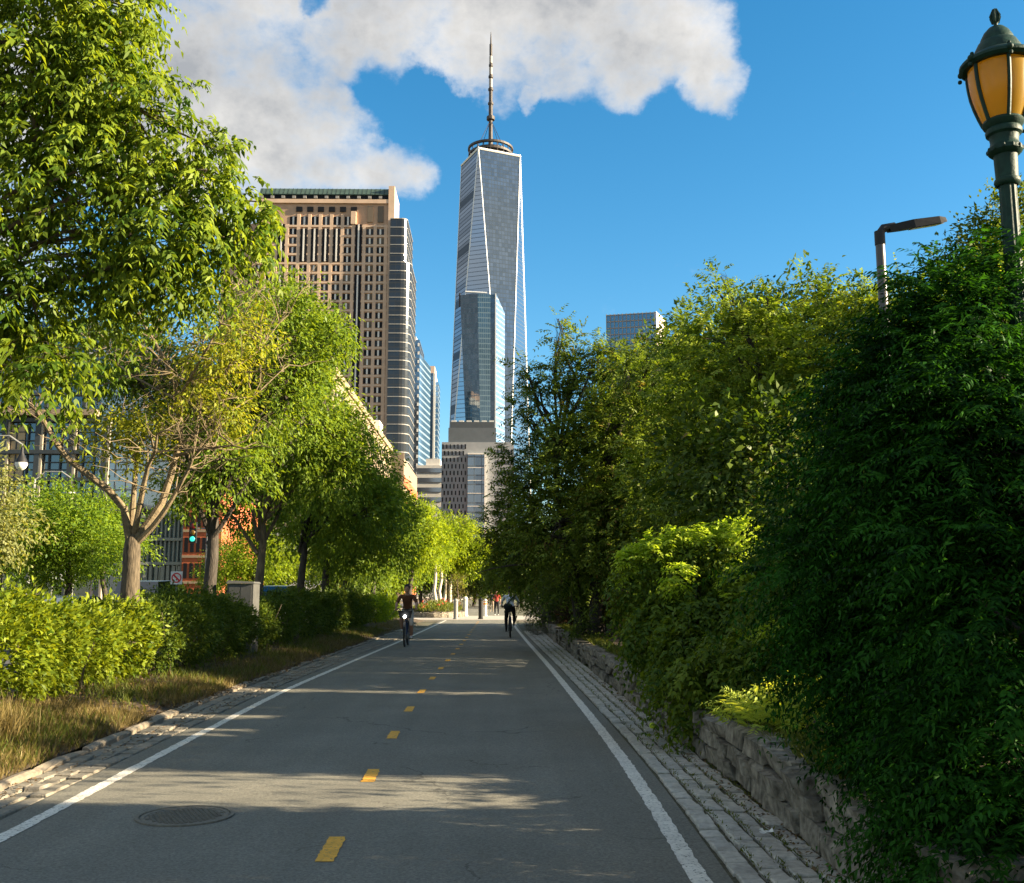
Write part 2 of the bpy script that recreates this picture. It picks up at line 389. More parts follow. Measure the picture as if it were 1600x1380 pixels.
def tree(name, label, cat, base, trunk, lobes, lm, leaf, bark, seed, dens=420, group=None, keep=None, r0=0.07, twigs=9, forks=None, extra=None, frond=None, tint0=0.5, tvar=0.3, shell=0.42, rough=0.3):
    g = np.random.default_rng(seed)
    t = empty(name, tuple(base), label, cat, group)
    mb = MB()
    for pts, rad in trunk: mb.tube(pts, rad, 10)
    mb.build('trunk', bark, t, smooth=True)
    mb = MB(); st = forks if forks is not None else [p for pts, _ in trunk for p in pts[len(pts)//2:]]
    limbs(mb, st, lobes, g, r0, twigs)
    if extra: extra(mb, g)
    mb.build('branches', bark, t, smooth=True)
    C, O, T = lobe_points(lobes, dens, g, shell, rough)
    if frond: frond_leaves('crown', t, C, O, T, m=lm, g=g, keep=keep, tint0=tint0, tvar=tvar, **frond)
    else: simple_leaves('crown', t, C, O, T, m=lm, g=g, keep=keep, tint0=tint0, tvar=tvar, **leaf)
    return t
def PL(*spec): return [(P(px, py, Y), r) for px, py, Y, r in spec]

# where the low sun finds its way through: strips of lit path (y0, y1), measured where the rays reach x = -2
GAPS = [(7.6, 9.2, .97), (16.0, 16.6, .9), (19.7, 20.15, .88), (24.6, 24.9, .8), (30.2, 30.6, .8)]
def sun_gaps():
    def keep(B, g):
        t = B[:, 2]/S[2]; gx = B[:, 0]-S[0]*t; 
        yy = B[:, 1] - S[1]*((B[:, 0]+2.0)/S[0])
        cut = np.zeros(len(B))
        for a, b, thin in GAPS:
            w = 0.12*np.sin(B[:, 0]*2.3+a)+0.10*np.sin(B[:, 2]*3.1+b)
            cut = np.maximum(cut, thin*((yy > a+w) & (yy < b+w) & (gx < 0.2) & (gx > -10.0)))
        # the sunlit shoulder of the vine bush: nothing stands between it and the sun
        y2 = B[:, 1]-S[1]/S[0]*(B[:, 0]-2.5); z2 = B[:, 2]-S[2]/S[0]*(B[:, 0]-2.5)
        cut = np.maximum(cut, .92*((B[:, 0] > 2.9) & (y2 > 10.7) & (y2 < 12.6) & (z2 > 1.75) & (z2 < 2.7)))
        return g.uniform(size=len(B)) >= cut
    return keep

# ================================================================ the setting
def asphalt_mat():
    m = mat('asphalt', (0.178, 0.170, 0.138), 0.84, 0.14, 45, 0.55, 260, var2=0.10, scale2=0.9)
    t = m.node_tree; L = t.links.new; b = t.nodes['Principled BSDF']; geo = [n for n in t.nodes if n.type == 'NEW_GEOMETRY'][0]
    src = b.inputs['Base Color'].links[0].from_socket
    def mul(sock, fac):
        q = t.nodes.new('ShaderNodeMix'); q.data_type = 'RGBA'; q.blend_type = 'MULTIPLY'; q.inputs[0].default_value = 1; L(sock, q.inputs[6]); L(fac, q.inputs[7]); return q.outputs[2]
    def rng_(sock, a, b2, c, d):
        r = t.nodes.new('ShaderNodeMapRange'); L(sock, r.inputs[0])
        for i_, v_ in enumerate((a, b2, c, d)): r.inputs[i_+1].default_value = v_
        return r.outputs[0]
    # stone chips in the binder
    v = t.nodes.new('ShaderNodeTexVoronoi'); v.inputs['Scale'].default_value = 85; L(geo.outputs['Position'], v.inputs['Vector'])
    sc = t.nodes.new('ShaderNodeSeparateColor'); L(v.outputs['Color'], sc.inputs[0]); src = mul(src, rng_(sc.outputs[0], 0, 1, .78, 1.24))
    # worn wheel lines along the path and faint patches
    mp_ = t.nodes.new('ShaderNodeMapping'); mp_.inputs['Scale'].default_value = (1.6, .06, 1); L(geo.outputs['Position'], mp_.inputs[0])
    n = t.nodes.new('ShaderNodeTexNoise'); n.inputs['Scale'].default_value = 1.5; n.inputs['Detail'].default_value = 4; L(mp_.outputs[0], n.inputs['Vector']); src = mul(src, rng_(n.outputs[0], .3, .7, .90, 1.10))
    # hairline cracks that come and go
    wv = t.nodes.new('ShaderNodeTexNoise'); wv.inputs['Scale'].default_value = 2.5; wv.inputs['Detail'].default_value = 5; L(geo.outputs['Position'], wv.inputs['Vector'])
    ad = t.nodes.new('ShaderNodeMix'); ad.data_type = 'RGBA'; ad.blend_type = 'LINEAR_LIGHT'; ad.inputs[0].default_value = .25; L(geo.outputs['Position'], ad.inputs[6]); L(wv.outputs['Color'], ad.inputs[7])
    c = t.nodes.new('ShaderNodeTexVoronoi'); c.feature = 'DISTANCE_TO_EDGE'; c.inputs['Scale'].default_value = .42; L(ad.outputs[2], c.inputs['Vector'])
    n2 = t.nodes.new('ShaderNodeTexNoise'); n2.inputs['Scale'].default_value = .8; L(geo.outputs['Position'], n2.inputs['Vector'])
    w = t.nodes.new('ShaderNodeMath'); w.operation = 'LESS_THAN'; L(c.outputs['Distance'], w.inputs[0]); L(rng_(n2.outputs[0], .48, .62, 0, .005), w.inputs[1])
    src = mul(src, rng_(w.outputs[0], 0, 1, 1, .62)); L(src, b.inputs['Base Color']); return m
M_asph = asphalt_mat()
def worn(m, amount=.60):
    t = m.node_tree; L = t.links.new; b = t.nodes['Principled BSDF']; geo = [n for n in t.nodes if n.type == 'NEW_GEOMETRY'][0]; src = b.inputs['Base Color'].links[0].from_socket
    n = t.nodes.new('ShaderNodeTexNoise'); n.inputs['Scale'].default_value = 38; n.inputs['Detail'].default_value = 8; n.inputs['Roughness'].default_value = .7; L(geo.outputs['Position'], n.inputs['Vector'])
    r = t.nodes.new('ShaderNodeMapRange'); L(n.outputs[0], r.inputs[0]); r.inputs[1].default_value = amount; r.inputs[2].default_value = amount+.05
    q = t.nodes.new('ShaderNodeMix'); q.data_type = 'RGBA'; L(r.outputs[0], q.inputs[0]); L(src, q.inputs[6]); q.inputs[7].default_value = (.15, .145, .115, 1); L(q.outputs[2], b.inputs['Base Color']); return m
M_asph_far = mat('street_asphalt', (0.075, 0.075, 0.075), 0.85, 0.12, 30)
M_white = mat('white_line_paint', (0.68, 0.64, 0.55), 0.7, 0.12, 30, 0.15, 200, var2=0.10, scale2=5)
M_yellow = mat('yellow_line_paint', (0.72, 0.36, 0.035), 0.7, 0.15, 30, 0.15, 200, var2=0.12, scale2=9)
worn(M_white, .555); worn(M_yellow, .57)
M_conc = mat('pale_concrete', (0.42, 0.38, 0.32), 0.85, 0.14, 6, 0.2)
M_soil = mat('mulch_soil', (0.085, 0.062, 0.040), 0.95, 0.4, 22, 0.6, 60, var2=0.25, scale2=2)
M_ground = mat('park_ground', (0.09, 0.085, 0.05), 0.95, 0.3, 3)
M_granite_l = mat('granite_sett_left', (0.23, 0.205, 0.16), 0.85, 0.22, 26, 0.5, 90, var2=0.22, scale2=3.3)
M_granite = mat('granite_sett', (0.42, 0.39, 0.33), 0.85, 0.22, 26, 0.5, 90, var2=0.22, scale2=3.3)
M_granite2 = mat('granite_kerb', (0.25, 0.21, 0.155), 0.85, 0.2, 18, 0.5, 60, var2=0.15, scale2=2)
M_joint = mat('mossy_joint', (0.085, 0.078, 0.045), 0.95, 0.5, 30, 0.5, 120)
M_stone = mat('fieldstone', (0.12, 0.10, 0.072), 0.9, 0.45, 12, 1.0, 30, tint2=(0.20, 0.175, 0.135), var2=0.3, scale2=4)
M_iron = mat('cast_iron_cover', (0.15, 0.135, 0.105), 0.75, 0.25, 40, 0.3)

XL = ([-6, 4, 6.66, 9.46, 16.4, 24.4, 33.4, 58, 160], [-3.0, -3.0, -3.05, -3.14, -3.31, -3.19, -3.03, -2.82, -2.6])
XR = ([-6, 4, 5.6, 6.8, 8.55, 11.8, 22, 33, 45, 58, 160], [1.02, 1.04, 1.07, 1.13, 1.165, 1.185, 1.13, 1.01, .92, .92, 0.9])
XC = ([-6, 4, 6.1, 8.6, 11, 14, 16.4, 24, 33, 58, 160], [-.93, -.93, -.955, -1.03, -1.09, -1.13, -1.15, -1.08, -1.0, -.92, -.9])
def smooth_tab(tab):
    ys = np.arange(-6, 161, 0.5); v = np.interp(ys, *tab); k = np.ones(9)/9; vv = np.convolve(np.pad(v, 4, 'edge'), k, 'valid'); return ys, vv
XL, XR, XC = map(smooth_tab, (XL, XR, XC))
xl = lambda y: float(np.interp(y, *XL)); xr = lambda y: float(np.interp(y, *XR)); xc = lambda y: float(np.interp(y, *XC))
gE = np.random.default_rng(99)
def ragged(f, a=.004): return lambda y: f(y)+gE.normal(0, a)
def strip(name, ya, yb, fa, fb, z, m, step=0.5, parent=None, za=None, zb=None):
    ys = np.append(np.arange(ya, yb, step), yb); V = []; F = []
    for y in ys: V += [(fa(y), y, z if za is None else za), (fb(y), y, z if zb is None else zb)]
    for i in range(len(ys)-1): F.append((2*i, 2*i+1, 2*i+3, 2*i+2))
    return link(name, mesh_np(name, V, F, m), parent)

# ground sheet to the horizon
g_ = MB(); g_.add([(-4000, -200, -0.12), (4000, -200, -0.12), (4000, 6000, -0.12), (-4000, 6000, -0.12)], [(0, 1, 2, 3)])
tag(g_.build('ground', M_ground), kind='structure')
path = tag(strip('path', -5, 60, lambda y: xl(y)-0.24, lambda y: xr(y)+0.17, 0.0, M_asph), kind='structure')
path2 = tag(strip('far_path', 71, 150, lambda y: xl(y)-0.24, lambda y: xr(y)+0.17, 0.0, M_asph), kind='structure')
cross = MB().box((-9.2, 60.0, -0.1), (9, 71, 0.02)).build('crossing_pavement', M_conc); tag(cross, kind='structure')
# painted edge lines and centre dashes
strip('edge_line', -5, 59.5, ragged(lambda y: xl(y)-0.052), ragged(lambda y: xl(y)+0.052), 0.004, M_white, .06, parent=path)
strip('edge_line', -5, 59.5, ragged(lambda y: xr(y)-0.055), ragged(lambda y: xr(y)+0.055), 0.004, M_white, .06, parent=path)
y = 6.09 - 2.49
while y < 56:
    strip('centre_dash', y, y+0.60, ragged(lambda q: xc(q)-0.053), ragged(lambda q: xc(q)+0.053), 0.004, M_yellow, 0.04, parent=path); y += 2.49

# dark bedding under the setts, kerbs and planting beds
gR = np.random.default_rng(3)
bedR = tag(strip('sett_strip', -2, 44, lambda y: xr(y)+0.17, lambda y: 1.95, -0.012, M_joint), kind='structure')
bedL = tag(strip('sett_margin', 0, 50, lambda y: -3.86, lambda y: xl(y)-0.24, -0.012, M_joint), kind='structure')
KX = lambda y: float(np.interp(y, [0, 6, 8.2, 9.6, 15.4, 20, 60], [-3.77, -3.77, -3.80, -3.86, -4.06, -4.03, -3.75]))

def sett_mesh(seed):
    g = np.random.default_rng(seed); mb = MB()
    # unit sett: bevelled top, uneven corners, centred on the origin, top near z = 0
    j = lambda s: g.normal(0, s)
    lo = [(-.5, -.5), (.5, -.5), (.5, .5), (-.5, .5)]; V = []
    for sc, z in ((1.0, -1.0), (1.0, -0.16), (0.86, 0.0)):
        for x, y in lo: V.append((x*sc+j(.02), y*sc+j(.02), z+(j(.05) if z > -1 else 0)))
    F = [(8, 9, 10, 11)]
    for a in (0, 4):
        for k in range(4): F.append((a+k, a+(k+1) % 4, a+4+(k+1) % 4, a+4+k))
    return mb.add(V, F).mesh('sett', M_granite), V, F
SETTS_R = [sett_mesh(i) for i in range(8)]; SETTS_L = []
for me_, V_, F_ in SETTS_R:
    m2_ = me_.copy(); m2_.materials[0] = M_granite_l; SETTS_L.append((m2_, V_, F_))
def lay_setts(parent, spots, SETTS, gm, limit=300):
    """spots: (x, y, wx, wy, z, rot) nearest first"""
    rest = MB()
    for i, (x, y, wx, wy, z, rot) in enumerate(spots):
        me, V, F = SETTS[i*7 % 8 if i % 3 else (i//3) % 8]
        if i < limit:
            o = link('sett', me, parent, world_coords=False); o.location = (x, y, z); o.scale = (wx, wy, 0.05); o.rotation_euler = (gR.normal(0, .012), gR.normal(0, .012), rot)
        else: rest.add([(x+v[0]*wx, y+v[1]*wy, z+v[2]*0.05) for v in V], F)
    if rest.v: tag(rest.build('far_setts', gm, parent), kind='stuff')
sp = []
y = 4.3
cols = 4
ys_col = [y+gR.uniform(0, .2) for _ in range(cols)]
for c in range(cols):
    yy = ys_col[c]
    while yy < 42:
        ln = gR.uniform(0.15, 0.27); a = xr(yy)+0.19; w = (1.90-a)/cols
        x = a+w*(c+0.5)
        sp.append((x+gR.normal(0, .004), yy+ln/2, w-0.022-abs(gR.normal(0, .006)), ln-0.022, 0.012+gR.normal(0, .005), gR.normal(0, .015))); yy += ln
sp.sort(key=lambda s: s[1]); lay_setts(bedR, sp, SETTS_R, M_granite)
sp = []
for c in range(3):
    yy = 5.5+gR.uniform(0, .2)
    while yy < 46:
        ln = gR.uniform(0.18, 0.32); a = KX(yy)+0.02; b = xl(yy)-0.26; w = (b-a)/3
        sp.append((a+w*(c+0.5), yy+ln/2, w-0.022, ln-0.024, 0.010+gR.normal(0, .005), gR.normal(0, .015))); yy += ln
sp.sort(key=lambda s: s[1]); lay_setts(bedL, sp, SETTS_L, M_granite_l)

# left kerb of granite lengths
kerb = tag(strip('kerb', 0, 52, lambda y: KX(y)-0.15, lambda y: KX(y)+0.0, -0.03, M_joint), kind='structure')
yy = 5.0
while yy < 50:
    ln = gR.uniform(0.8, 1.35); x = KX(yy+ln/2); h = 0.045+gR.normal(0, .007)
    mb = MB(); w0 = 0.105+gR.normal(0, .01)
    pr = [(-w0, -0.1), (0.0, -0.1), (0.005, h*0.72), (-0.03, h), (-w0+0.02, h+gR.normal(0, .006))]
    n = 4; V = []; F = []
    for i in range(n+1):
        t = i/n; e = 0.012 if i in (0, n) else 0
        for (a, b) in pr: V.append((x+a+gR.normal(0, .004)-(0), yy+0.012+(ln-0.024)*t, b-e+gR.normal(0, .004)))
    for i in range(n):
        for k in range(5): F.append((i*5+k, i*5+(k+1) % 5, (i+1)*5+(k+1) % 5, (i+1)*5+k))
    F += [tuple(range(4, -1, -1)), tuple(n*5+k for k in range(5))]
    # follow the kerb line
    V = [(vx + KX(vy)-x, vy, vz) for vx, vy, vz in V]
    mb.add(V, F).build('kerb_stone', M_granite2, kerb); yy += ln

# planting bed on the left: a low bank of mulch rising to the hedges
def bed(name, ya, yb, xs, zs, m, amp=0.03, step=0.35, seed=1, fx=None):
    g = np.random.default_rng(seed); ys = np.arange(ya, yb+step, step); V = []; F = []; n = len(xs)
    for y in ys:
        for k, (x, z) in enumerate(zip(xs, zs)): V.append((x + (fx(y) if fx else 0), y, z+g.normal(0, amp)*(0.2 if k == 0 else 1)))
    for i in range(len(ys)-1):
        for k in range(n-1): F.append((i*n+k, i*n+k+1, (i+1)*n+k+1, (i+1)*n+k))
    return tag(link(name, mesh_np(name, V, F, m, smooth=True)), kind='structure')
bed('left_bank', 2, 57.5, [-3.97, -4.1, -4.35, -4.7, -5.1, -5.6, -6.2, -7, -8, -8.9, -9.2], [0.03, .07, .11, .17, .22, .25, .24, .22, .2, .1, -.02], M_soil, 0.02, fx=lambda y: KX(y)+3.83)
def bank_z(x, y=0): return float(np.interp(-(x-(KX(y)+3.83)), [3.97, 4.1, 4.35, 4.7, 5.1, 5.6, 6.2, 7, 8, 8.9], [0.03, .07, .11, .17, .22, .25, .24, .22, .2, .1]))
bed('right_bed', 1, 57.5, [2.12, 2.3, 2.7, 3.3, 4.2, 5.5, 7, 9, 12, 16, 24], [.34, .38, .42, .45, .5, .5, .5, .5, .5, .4, .3], M_soil, 0.03, seed=2)
# the street beyond the hedges
st = MB(); st.box((-15.4, -10, -0.3), (-9.6, 420, -0.06)); tag(st.build('road', M_asph_far), kind='structure')
st = MB(); st.box((-27, -10, -0.3), (-18.2, 420, -0.055)); tag(st.build('far_road', M_asph_far), kind='structure')
st = MB(); st.box((-18.2, -10, -0.3), (-15.4, 420, 0.09)); tag(st.build('median', M_soil), kind='structure')
st = MB(); st.box((-31, -10, -0.3), (-27, 420, 0.08)); tag(st.build('pavement', M_conc), kind='structure')
st = MB(); st.box((-9.6, -10, -0.3), (-9.2, 420, 0.07)); tag(st.build('street_kerb', M_conc), kind='structure')

# dry-stone wall on the right: every stone its own
wall = empty('stone_wall', (1.9, 6, 0), 'low grey fieldstone wall along the right of the path', 'wall')
MB().box((1.99, 2.5, -0.1), (2.2, 38, 0.36)).build('wall_core', M_soil, wall)
def stone_mesh(seed):
    g = np.random.default_rng(seed); bm = bmesh.new(); bmesh.ops.create_cube(bm, size=1.0)
    bmesh.ops.bevel(bm, geom=bm.edges[:], offset=0.10, segments=1, affect='EDGES')
    for v in bm.verts: v.co += Vector(g.normal(0, 0.055, 3))
    me = bpy.data.meshes.new('stone'); bm.to_mesh(me); bm.free(); me.materials.append(M_stone); return me
STONES = [stone_mesh(40+i) for i in range(14)]
yy0 = [4.2, 4.35, 4.28]
hs_ = [0.0, 0.155, 0.295, 0.43]
for c in range(3):
    yy = yy0[c]; far = 0
    while yy < 37.5:
        k = 1.0 if yy < 16 else 1.7
        ln = gR.uniform(0.24, 0.62)*k*(1.15 if c == 2 else 1); h = hs_[c+1]-hs_[c]
        top = 0.02*math.sin(yy*1.9)+gR.normal(0, .012) if c == 2 else 0
        dp = 0.30+gR.uniform(-.03, .05)
        o = link('stone', STONES[gR.integers(0, 14)], wall, world_coords=False)
        o.matrix_parent_inverse = PINV(wall)
        o.location = (1.90+dp/2+gR.normal(0, .026)-0.01, yy+ln/2, hs_[c]+h/2+top/2+gR.normal(0, .006)); o.scale = (dp, ln*0.97, (h+top)*1.0)
        o.rotation_euler = (gR.normal(0, .03), gR.normal(0, .03), gR.normal(0, .04)); yy += ln

# manhole cover, lying in the path
mh = empty('manhole_cover', (-2.11, 7.31, 0), 'round cast iron manhole cover in the left lane of the path', 'manhole')
mb = MB(); mb.lathe([(0.325, -0.02), (0.325, 0.010), (0.300, 0.012), (0.298, -0.004), (0.0, -0.004)], (-2.11, 7.31, 0.001), 48); mb.build('frame', M_iron, mh)
mb = MB(); mb.lathe([(0.292, -0.01), (0.290, 0.007), (0.265, 0.007), (0.262, 0.002), (0, 0.002)], (-2.11, 7.31, 0.001), 48)
mb.build('lid', M_iron, mh)
mb = MB()
for i in range(-7, 8):
    for j in range(-7, 8):
        x, y = i*0.034+(0.017 if j % 2 else 0), j*0.034
        if x*x+y*y < 0.245**2: mb.cbox((-2.11+x, 7.31+y, 0.005), (0.022, 0.016, 0.010))
tag(mb.build('tread_studs', M_iron, mh), kind='stuff')

# ================================================================ the city
M_brown = mat('brown_granite', (0.46, 0.30, 0.20), 0.8, 0.10, 0.35, var2=0.08, scale2=0.05)
M_brown2 = mat('brown_granite_light', (0.58, 0.415, 0.295), 0.8, 0.10, 0.35)
M_copper = mat('copper_roof', (0.05, 0.085, 0.07), 0.6, 0.2, 0.5)
M_dark = mat('window_dark', (0.010, 0.011, 0.014), 0.5, 0.2, 0.3, spec=0.12)
M_dark2 = mat('window_grey', (0.035, 0.036, 0.04), 0.4, 0.2, 0.3, spec=0.2); M_dark3 = mat('window_blinds', (0.13, 0.11, 0.085), 0.7, 0.2, 0.3, spec=0.1); gW = np.random.default_rng(17)
M_mull = mat('pale_mullion', (0.72, 0.68, 0.62), 0.6, 0.05, 1)
M_band = mat('pale_band', (0.62, 0.60, 0.56), 0.6, 0.06, 1)
M_band2 = mat('grey_band', (0.26, 0.25, 0.235), 0.6, 0.06, 1)
M_steel = mat('stainless_edge', (0.78, 0.77, 0.74), 0.4, 0.05, 0.1, metal=0.2)
M_mast = mat('mast_steel', (0.055, 0.045, 0.04), 0.6, 0.2, 0.3)
M_mast_l = mat('mast_light', (0.32, 0.28, 0.24), 0.5, 0.2, 0.3)

# --- brown stepped tower with copper roof
Yb = 375.0
fx = lambda px, py=480: P(px, py, Yb)[0]
fz = lambda py: P(505, py, Yb)[2]
bt = empty('brown_tower', (fx(500), Yb, 0), 'brown granite office tower with green copper roof and paired windows', 'building')
xa, xb = fx(398), fx(612)
MB().box((xa, Yb+0.9, 0), (xb, Yb+19, fz(305))).build('wall', M_brown, bt)
MB().box((fx(340), Yb+3, 0), (xa-0.05, Yb+18, fz(346))).build('lower_wing', M_brown, bt)
# roof: sloping copper behind a bracketed cornice
rf = MB(); zr0, zr1 = fz(303), fz(291)
rf.add([(xa, Yb+0.2, zr0), (fx(607), Yb+0.2, zr0), (fx(607), Yb+19, zr0), (xa, Yb+19, zr0), (xa, Yb+2.6, zr1), (fx(607), Yb+2.6, zr1), (fx(607), Yb+17, zr1), (xa, Yb+17, zr1)],
       [(0,1,5,4), (1,2,6,5), (2,3,7,6), (3,0,4,7), (4,5,6,7)])
rfo = rf.build('roof', M_copper, bt)
seam = MB()
for i in range(30):
    x = xa+(fx(607)-xa)*(i+.5)/30; seam.add([(x-.08, Yb+0.1, zr0), (x+.08, Yb+0.1, zr0), (x+.08, Yb+2.5, zr1+.12), (x-.08, Yb+2.5, zr1+.12)], [(0, 1, 2, 3)])
tag(seam.build('roof_seams', M_dark, rfo), kind='stuff')
MB().box((fx(604), Yb+0.0, fz(346)), (fx(613.5), Yb+18, fz(290))).build('corner_pier', M_brown2, bt)
MB().box((xa, Yb+0.3, fz(304.0)), (fx(604), Yb+1, zr0)).build('cornice', M_copper, bt)
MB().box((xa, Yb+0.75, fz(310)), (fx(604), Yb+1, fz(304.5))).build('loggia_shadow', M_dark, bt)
for i in range(12):
    px = 419+17.2*(i-1) + 0
    if px > 600: break
    MB().box((fx(px)-.62, Yb+0.2, fz(309.4)), (fx(px)+.62, Yb+0.8, fz(305.6))).build('cornice_block', M_band2, bt)
MB().box((xa, Yb+0.1, fz(317)), (fx(604), Yb+1, fz(311))).build('frieze', M_brown2, bt)
cols_ = [401, 418.3, 435.5, 453.3, 470.8, 487.8, 505.3, 522.8, 540, 557.5, 575, 591.7]
slot = {435.5, 557.5}; mid4 = {470.8, 487.8, 505.3, 522.8}
hw = (fx(592+5.6)-fx(592-5.6))/2
def win(x0, x1, z0, z1, name='window'):
    w = MB(); xm = (x0+x1)/2; mm_ = M_dark if name != 'window' else (M_dark, M_dark, M_dark, M_dark2, M_dark2, M_dark3)[gW.integers(0, 6)]; q = (x1-x0)*0.12; f_ = .52 if name == 'tall_window' else 0
    w.box((x0, Yb+0.8-f_, z0), (xm-q, Yb+0.92, z1), 0); w.box((xm+q, Yb+0.8-f_, z0), (x1, Yb+0.92, z1), 0)
    w.box((xm-q, Yb+0.7-f_, z0), (xm+q, Yb+0.92, z1), 1)
    return w.build(name, [mm_, M_mull], bt)
rows = [360.8, 375.3, 389.7, 403.8, 418.3] + [433.4+14.62*i for i in range(19)]
for c in cols_:
    x = fx(c)
    for r in rows:
        if r > 700 or (c < 500 and r > 470) or (c < 530 and r > 560): continue     # behind the trees
        if c in slot and r != 418.3: continue
        if c in mid4 and r < 410: continue
        if c < 430 and r < 380: continue
        win(x-hw, x+hw, fz(r+4.6), fz(r-4.4))
    if c in slot:
        win(x-hw*.9, x+hw*.9, fz(408), fz(350), 'tall_window')
        win(x-hw*.9, x+hw*.9, fz(720), fz(429), 'tall_window')
    if c in mid4: win(x-hw*.9, x+hw*.9, fz(408), fz(357), 'tall_window')
    if 450 < c < 545: win(x-hw, x+hw, fz(350.5), fz(337.5))
    if 440 < c < 550: MB().box((x+1.0, Yb+0.4, fz(330)), (x+3.3, Yb+0.92, fz(322.5))).build('attic_window', M_dark, bt)
    if c > 570: MB().box((x-1.1, Yb+0.5, fz(346)), (x+1.1, Yb+0.92, fz(321))).build('attic_window', mat('bronze_screen', (0.13, 0.10, 0.07), 0.6), bt)
    # pier between this column and the next
    MB().box((fx(c+8.7)-.62, Yb+0.45, 0), (fx(c+8.7)+.62, Yb+0.95, fz(334 if 440 < c < 550 else 350))).build('pier', M_brown2, bt)
MB().box((fx(545), Yb-0.2, fz(350)), (fx(553), Yb+1, fz(330))).build('pier', M_brown2, bt)
for py in [352.5, 367.9, 382.4, 396.7, 411, 425.8] + [440.7+14.62*i for i in range(19)]:
    MB().box((xa, Yb+0.43, fz(py+1.6)), (fx(604), Yb+0.93, fz(py-1.4))).build('spandrel', M_brown2, bt)
MB().box((fx(604), Yb-0.1, 0), (fx(608), Yb+18, fz(346))).build('corner_pier', M_brown2, bt)

# --- grey glass wing with pale floor bands
G_grey = glass_mat('grey_glass', (0.028, 0.032, 0.036), 0.03, 0.10, 3.55, 2.0, (0.045, 0.05, 0.055), (1, 0, 0), 0.10)
gw = empty('glass_wing_tower', (fx(622), Yb, 0), 'dark grey glass tower with pale horizontal bands and rounded corner', 'building')
def plan(x0, x1, y0, dpt, rc, n=5):
    pts = [(x0, y0+dpt), (x0, y0)]
    for i in range(n+1):
        a = -math.pi/2+math.pi/2*i/n; pts.append((x1-rc+rc*math.cos(a), y0+rc+rc*math.sin(a)))
    pts.append((x1, y0+dpt)); return pts
xg0, xg1 = fx(608.3), P(640, 500, 372)[0]
MB().prism(plan(xg0, xg1-1.6, Yb-1.6, 26, 2.0), fz(600), fz(343)).build('upper_wall', G_grey, gw)
MB().prism(plan(xg0, xg1, Yb-2, 26, 3.6), 0, fz(412)).build('wall', G_grey, gw)
zt = fz(343); i = 0
while zt > 20:
    big = zt < fz(411)
    MB().prism(plan(xg0-0.02, xg1+0.12 if big else xg1-1.48, Yb-2.12 if big else Yb-1.72, 26.2, 3.7 if big else 2.1), zt-0.22, zt+0.12).build('floor_band', M_band2, gw)
    zt -= 3.45

# --- blue and slender towers behind
G_blue = glass_mat('blue_glass', (0.06, 0.10, 0.15), 0.3, 0.08, 3.9, 2.2, (0.30, 0.36, 0.42), (1, 0, 0), 0.20)
G_blue2 = glass_mat('pale_blue_glass', (0.05, 0.10, 0.16), 0.5, 0.08, 3.9, 0, (0.16, 0.22, 0.28), (0, 1, 0), 0.3)
G_slate = glass_mat('slate_glass', (0.03, 0.04, 0.055), 0.22, 0.10, 3.8, 3.0, (0.10, 0.12, 0.14), (1, 0, 0), 0.16)
def ex(px, Y, py=650): return P(px, py, Y)[0]
def ez(py, Y): return P(650, py, Y)[2]
b = empty('blue_glass_tower', (ex(650, 600), 600, 0), 'blue glass tower with white flecked edge right of the grey banded tower', 'building')
z1 = ez(531, 600)
MB().prism([(ex(636, 600), 640), (ex(636, 600), 600), (ex(654, 600), 600), (ex(654, 600), 640)], 0, z1).build('front_wall', G_slate, b)
MB().prism([(ex(654, 600)+.05, 602), (ex(668.5, 600)-1.2, 640), (ex(654, 600)+.05, 640)], 0, z1-8).build('side_wall', G_blue2, b)
MB().box((ex(640, 600), 604, z1+.02), (ex(648, 600), 630, z1+3)).build('roof_plant', M_band, b)
fl = MB(); zz = z1-4
while zz > 55:
    MB().box((ex(651.3, 600), 599.7, zz), (ex(653.6, 600), 600.0, zz+1.9)).build('window', M_mull, b); zz -= 5.2
b = empty('slender_tower', (ex(676, 700), 700, 0), 'slender dark tower with white corner between blue tower and tallest tower', 'building')
z1 = ez(583, 700)
MB().box((ex(668.5, 700), 700, 0), (ex(676.5, 700), 725, z1)).build('dark_wall', G_slate, b)
MB().box((ex(676.5, 700)+.02, 699.6, 0), (ex(679.5, 700), 725, z1-0.1)).build('white_pier', M_band, b)
MB().box((ex(679.5, 700)+.02, 701, 0), (ex(684, 700), 725, z1-6)).build('side_wall', G_blue2, b)
MB().box((ex(668.8, 700), 702, z1+.02), (ex(678, 700), 722, ez(571, 700))).build('crown_block', mat('crown_buff', (0.6, 0.42, 0.32), 0.8), b)
b = empty('banded_low_block', (ex(670, 450), 450, 0), 'low pale grey block with dark horizontal window bands below slender tower', 'building')
z1 = ez(727, 450)
MB().box((ex(652, 450), 450, 0), (ex(694, 450), 480, z1)).build('wall', M_band, b)
MB().box((ex(666, 450), 452, z1+.02), (ex(688, 450), 470, ez(716, 450))).build('roof_plant', M_band, b)
G_band = glass_mat('band_glass', (0.09, 0.10, 0.12), 0.2, 0.12)
zz = z1-3.2
while zz > 12:
    MB().box((ex(653, 450), 449.7, zz), (ex(693.5, 450), 449.98, zz+1.9)).build('window_band', G_band, b); zz -= 4.3

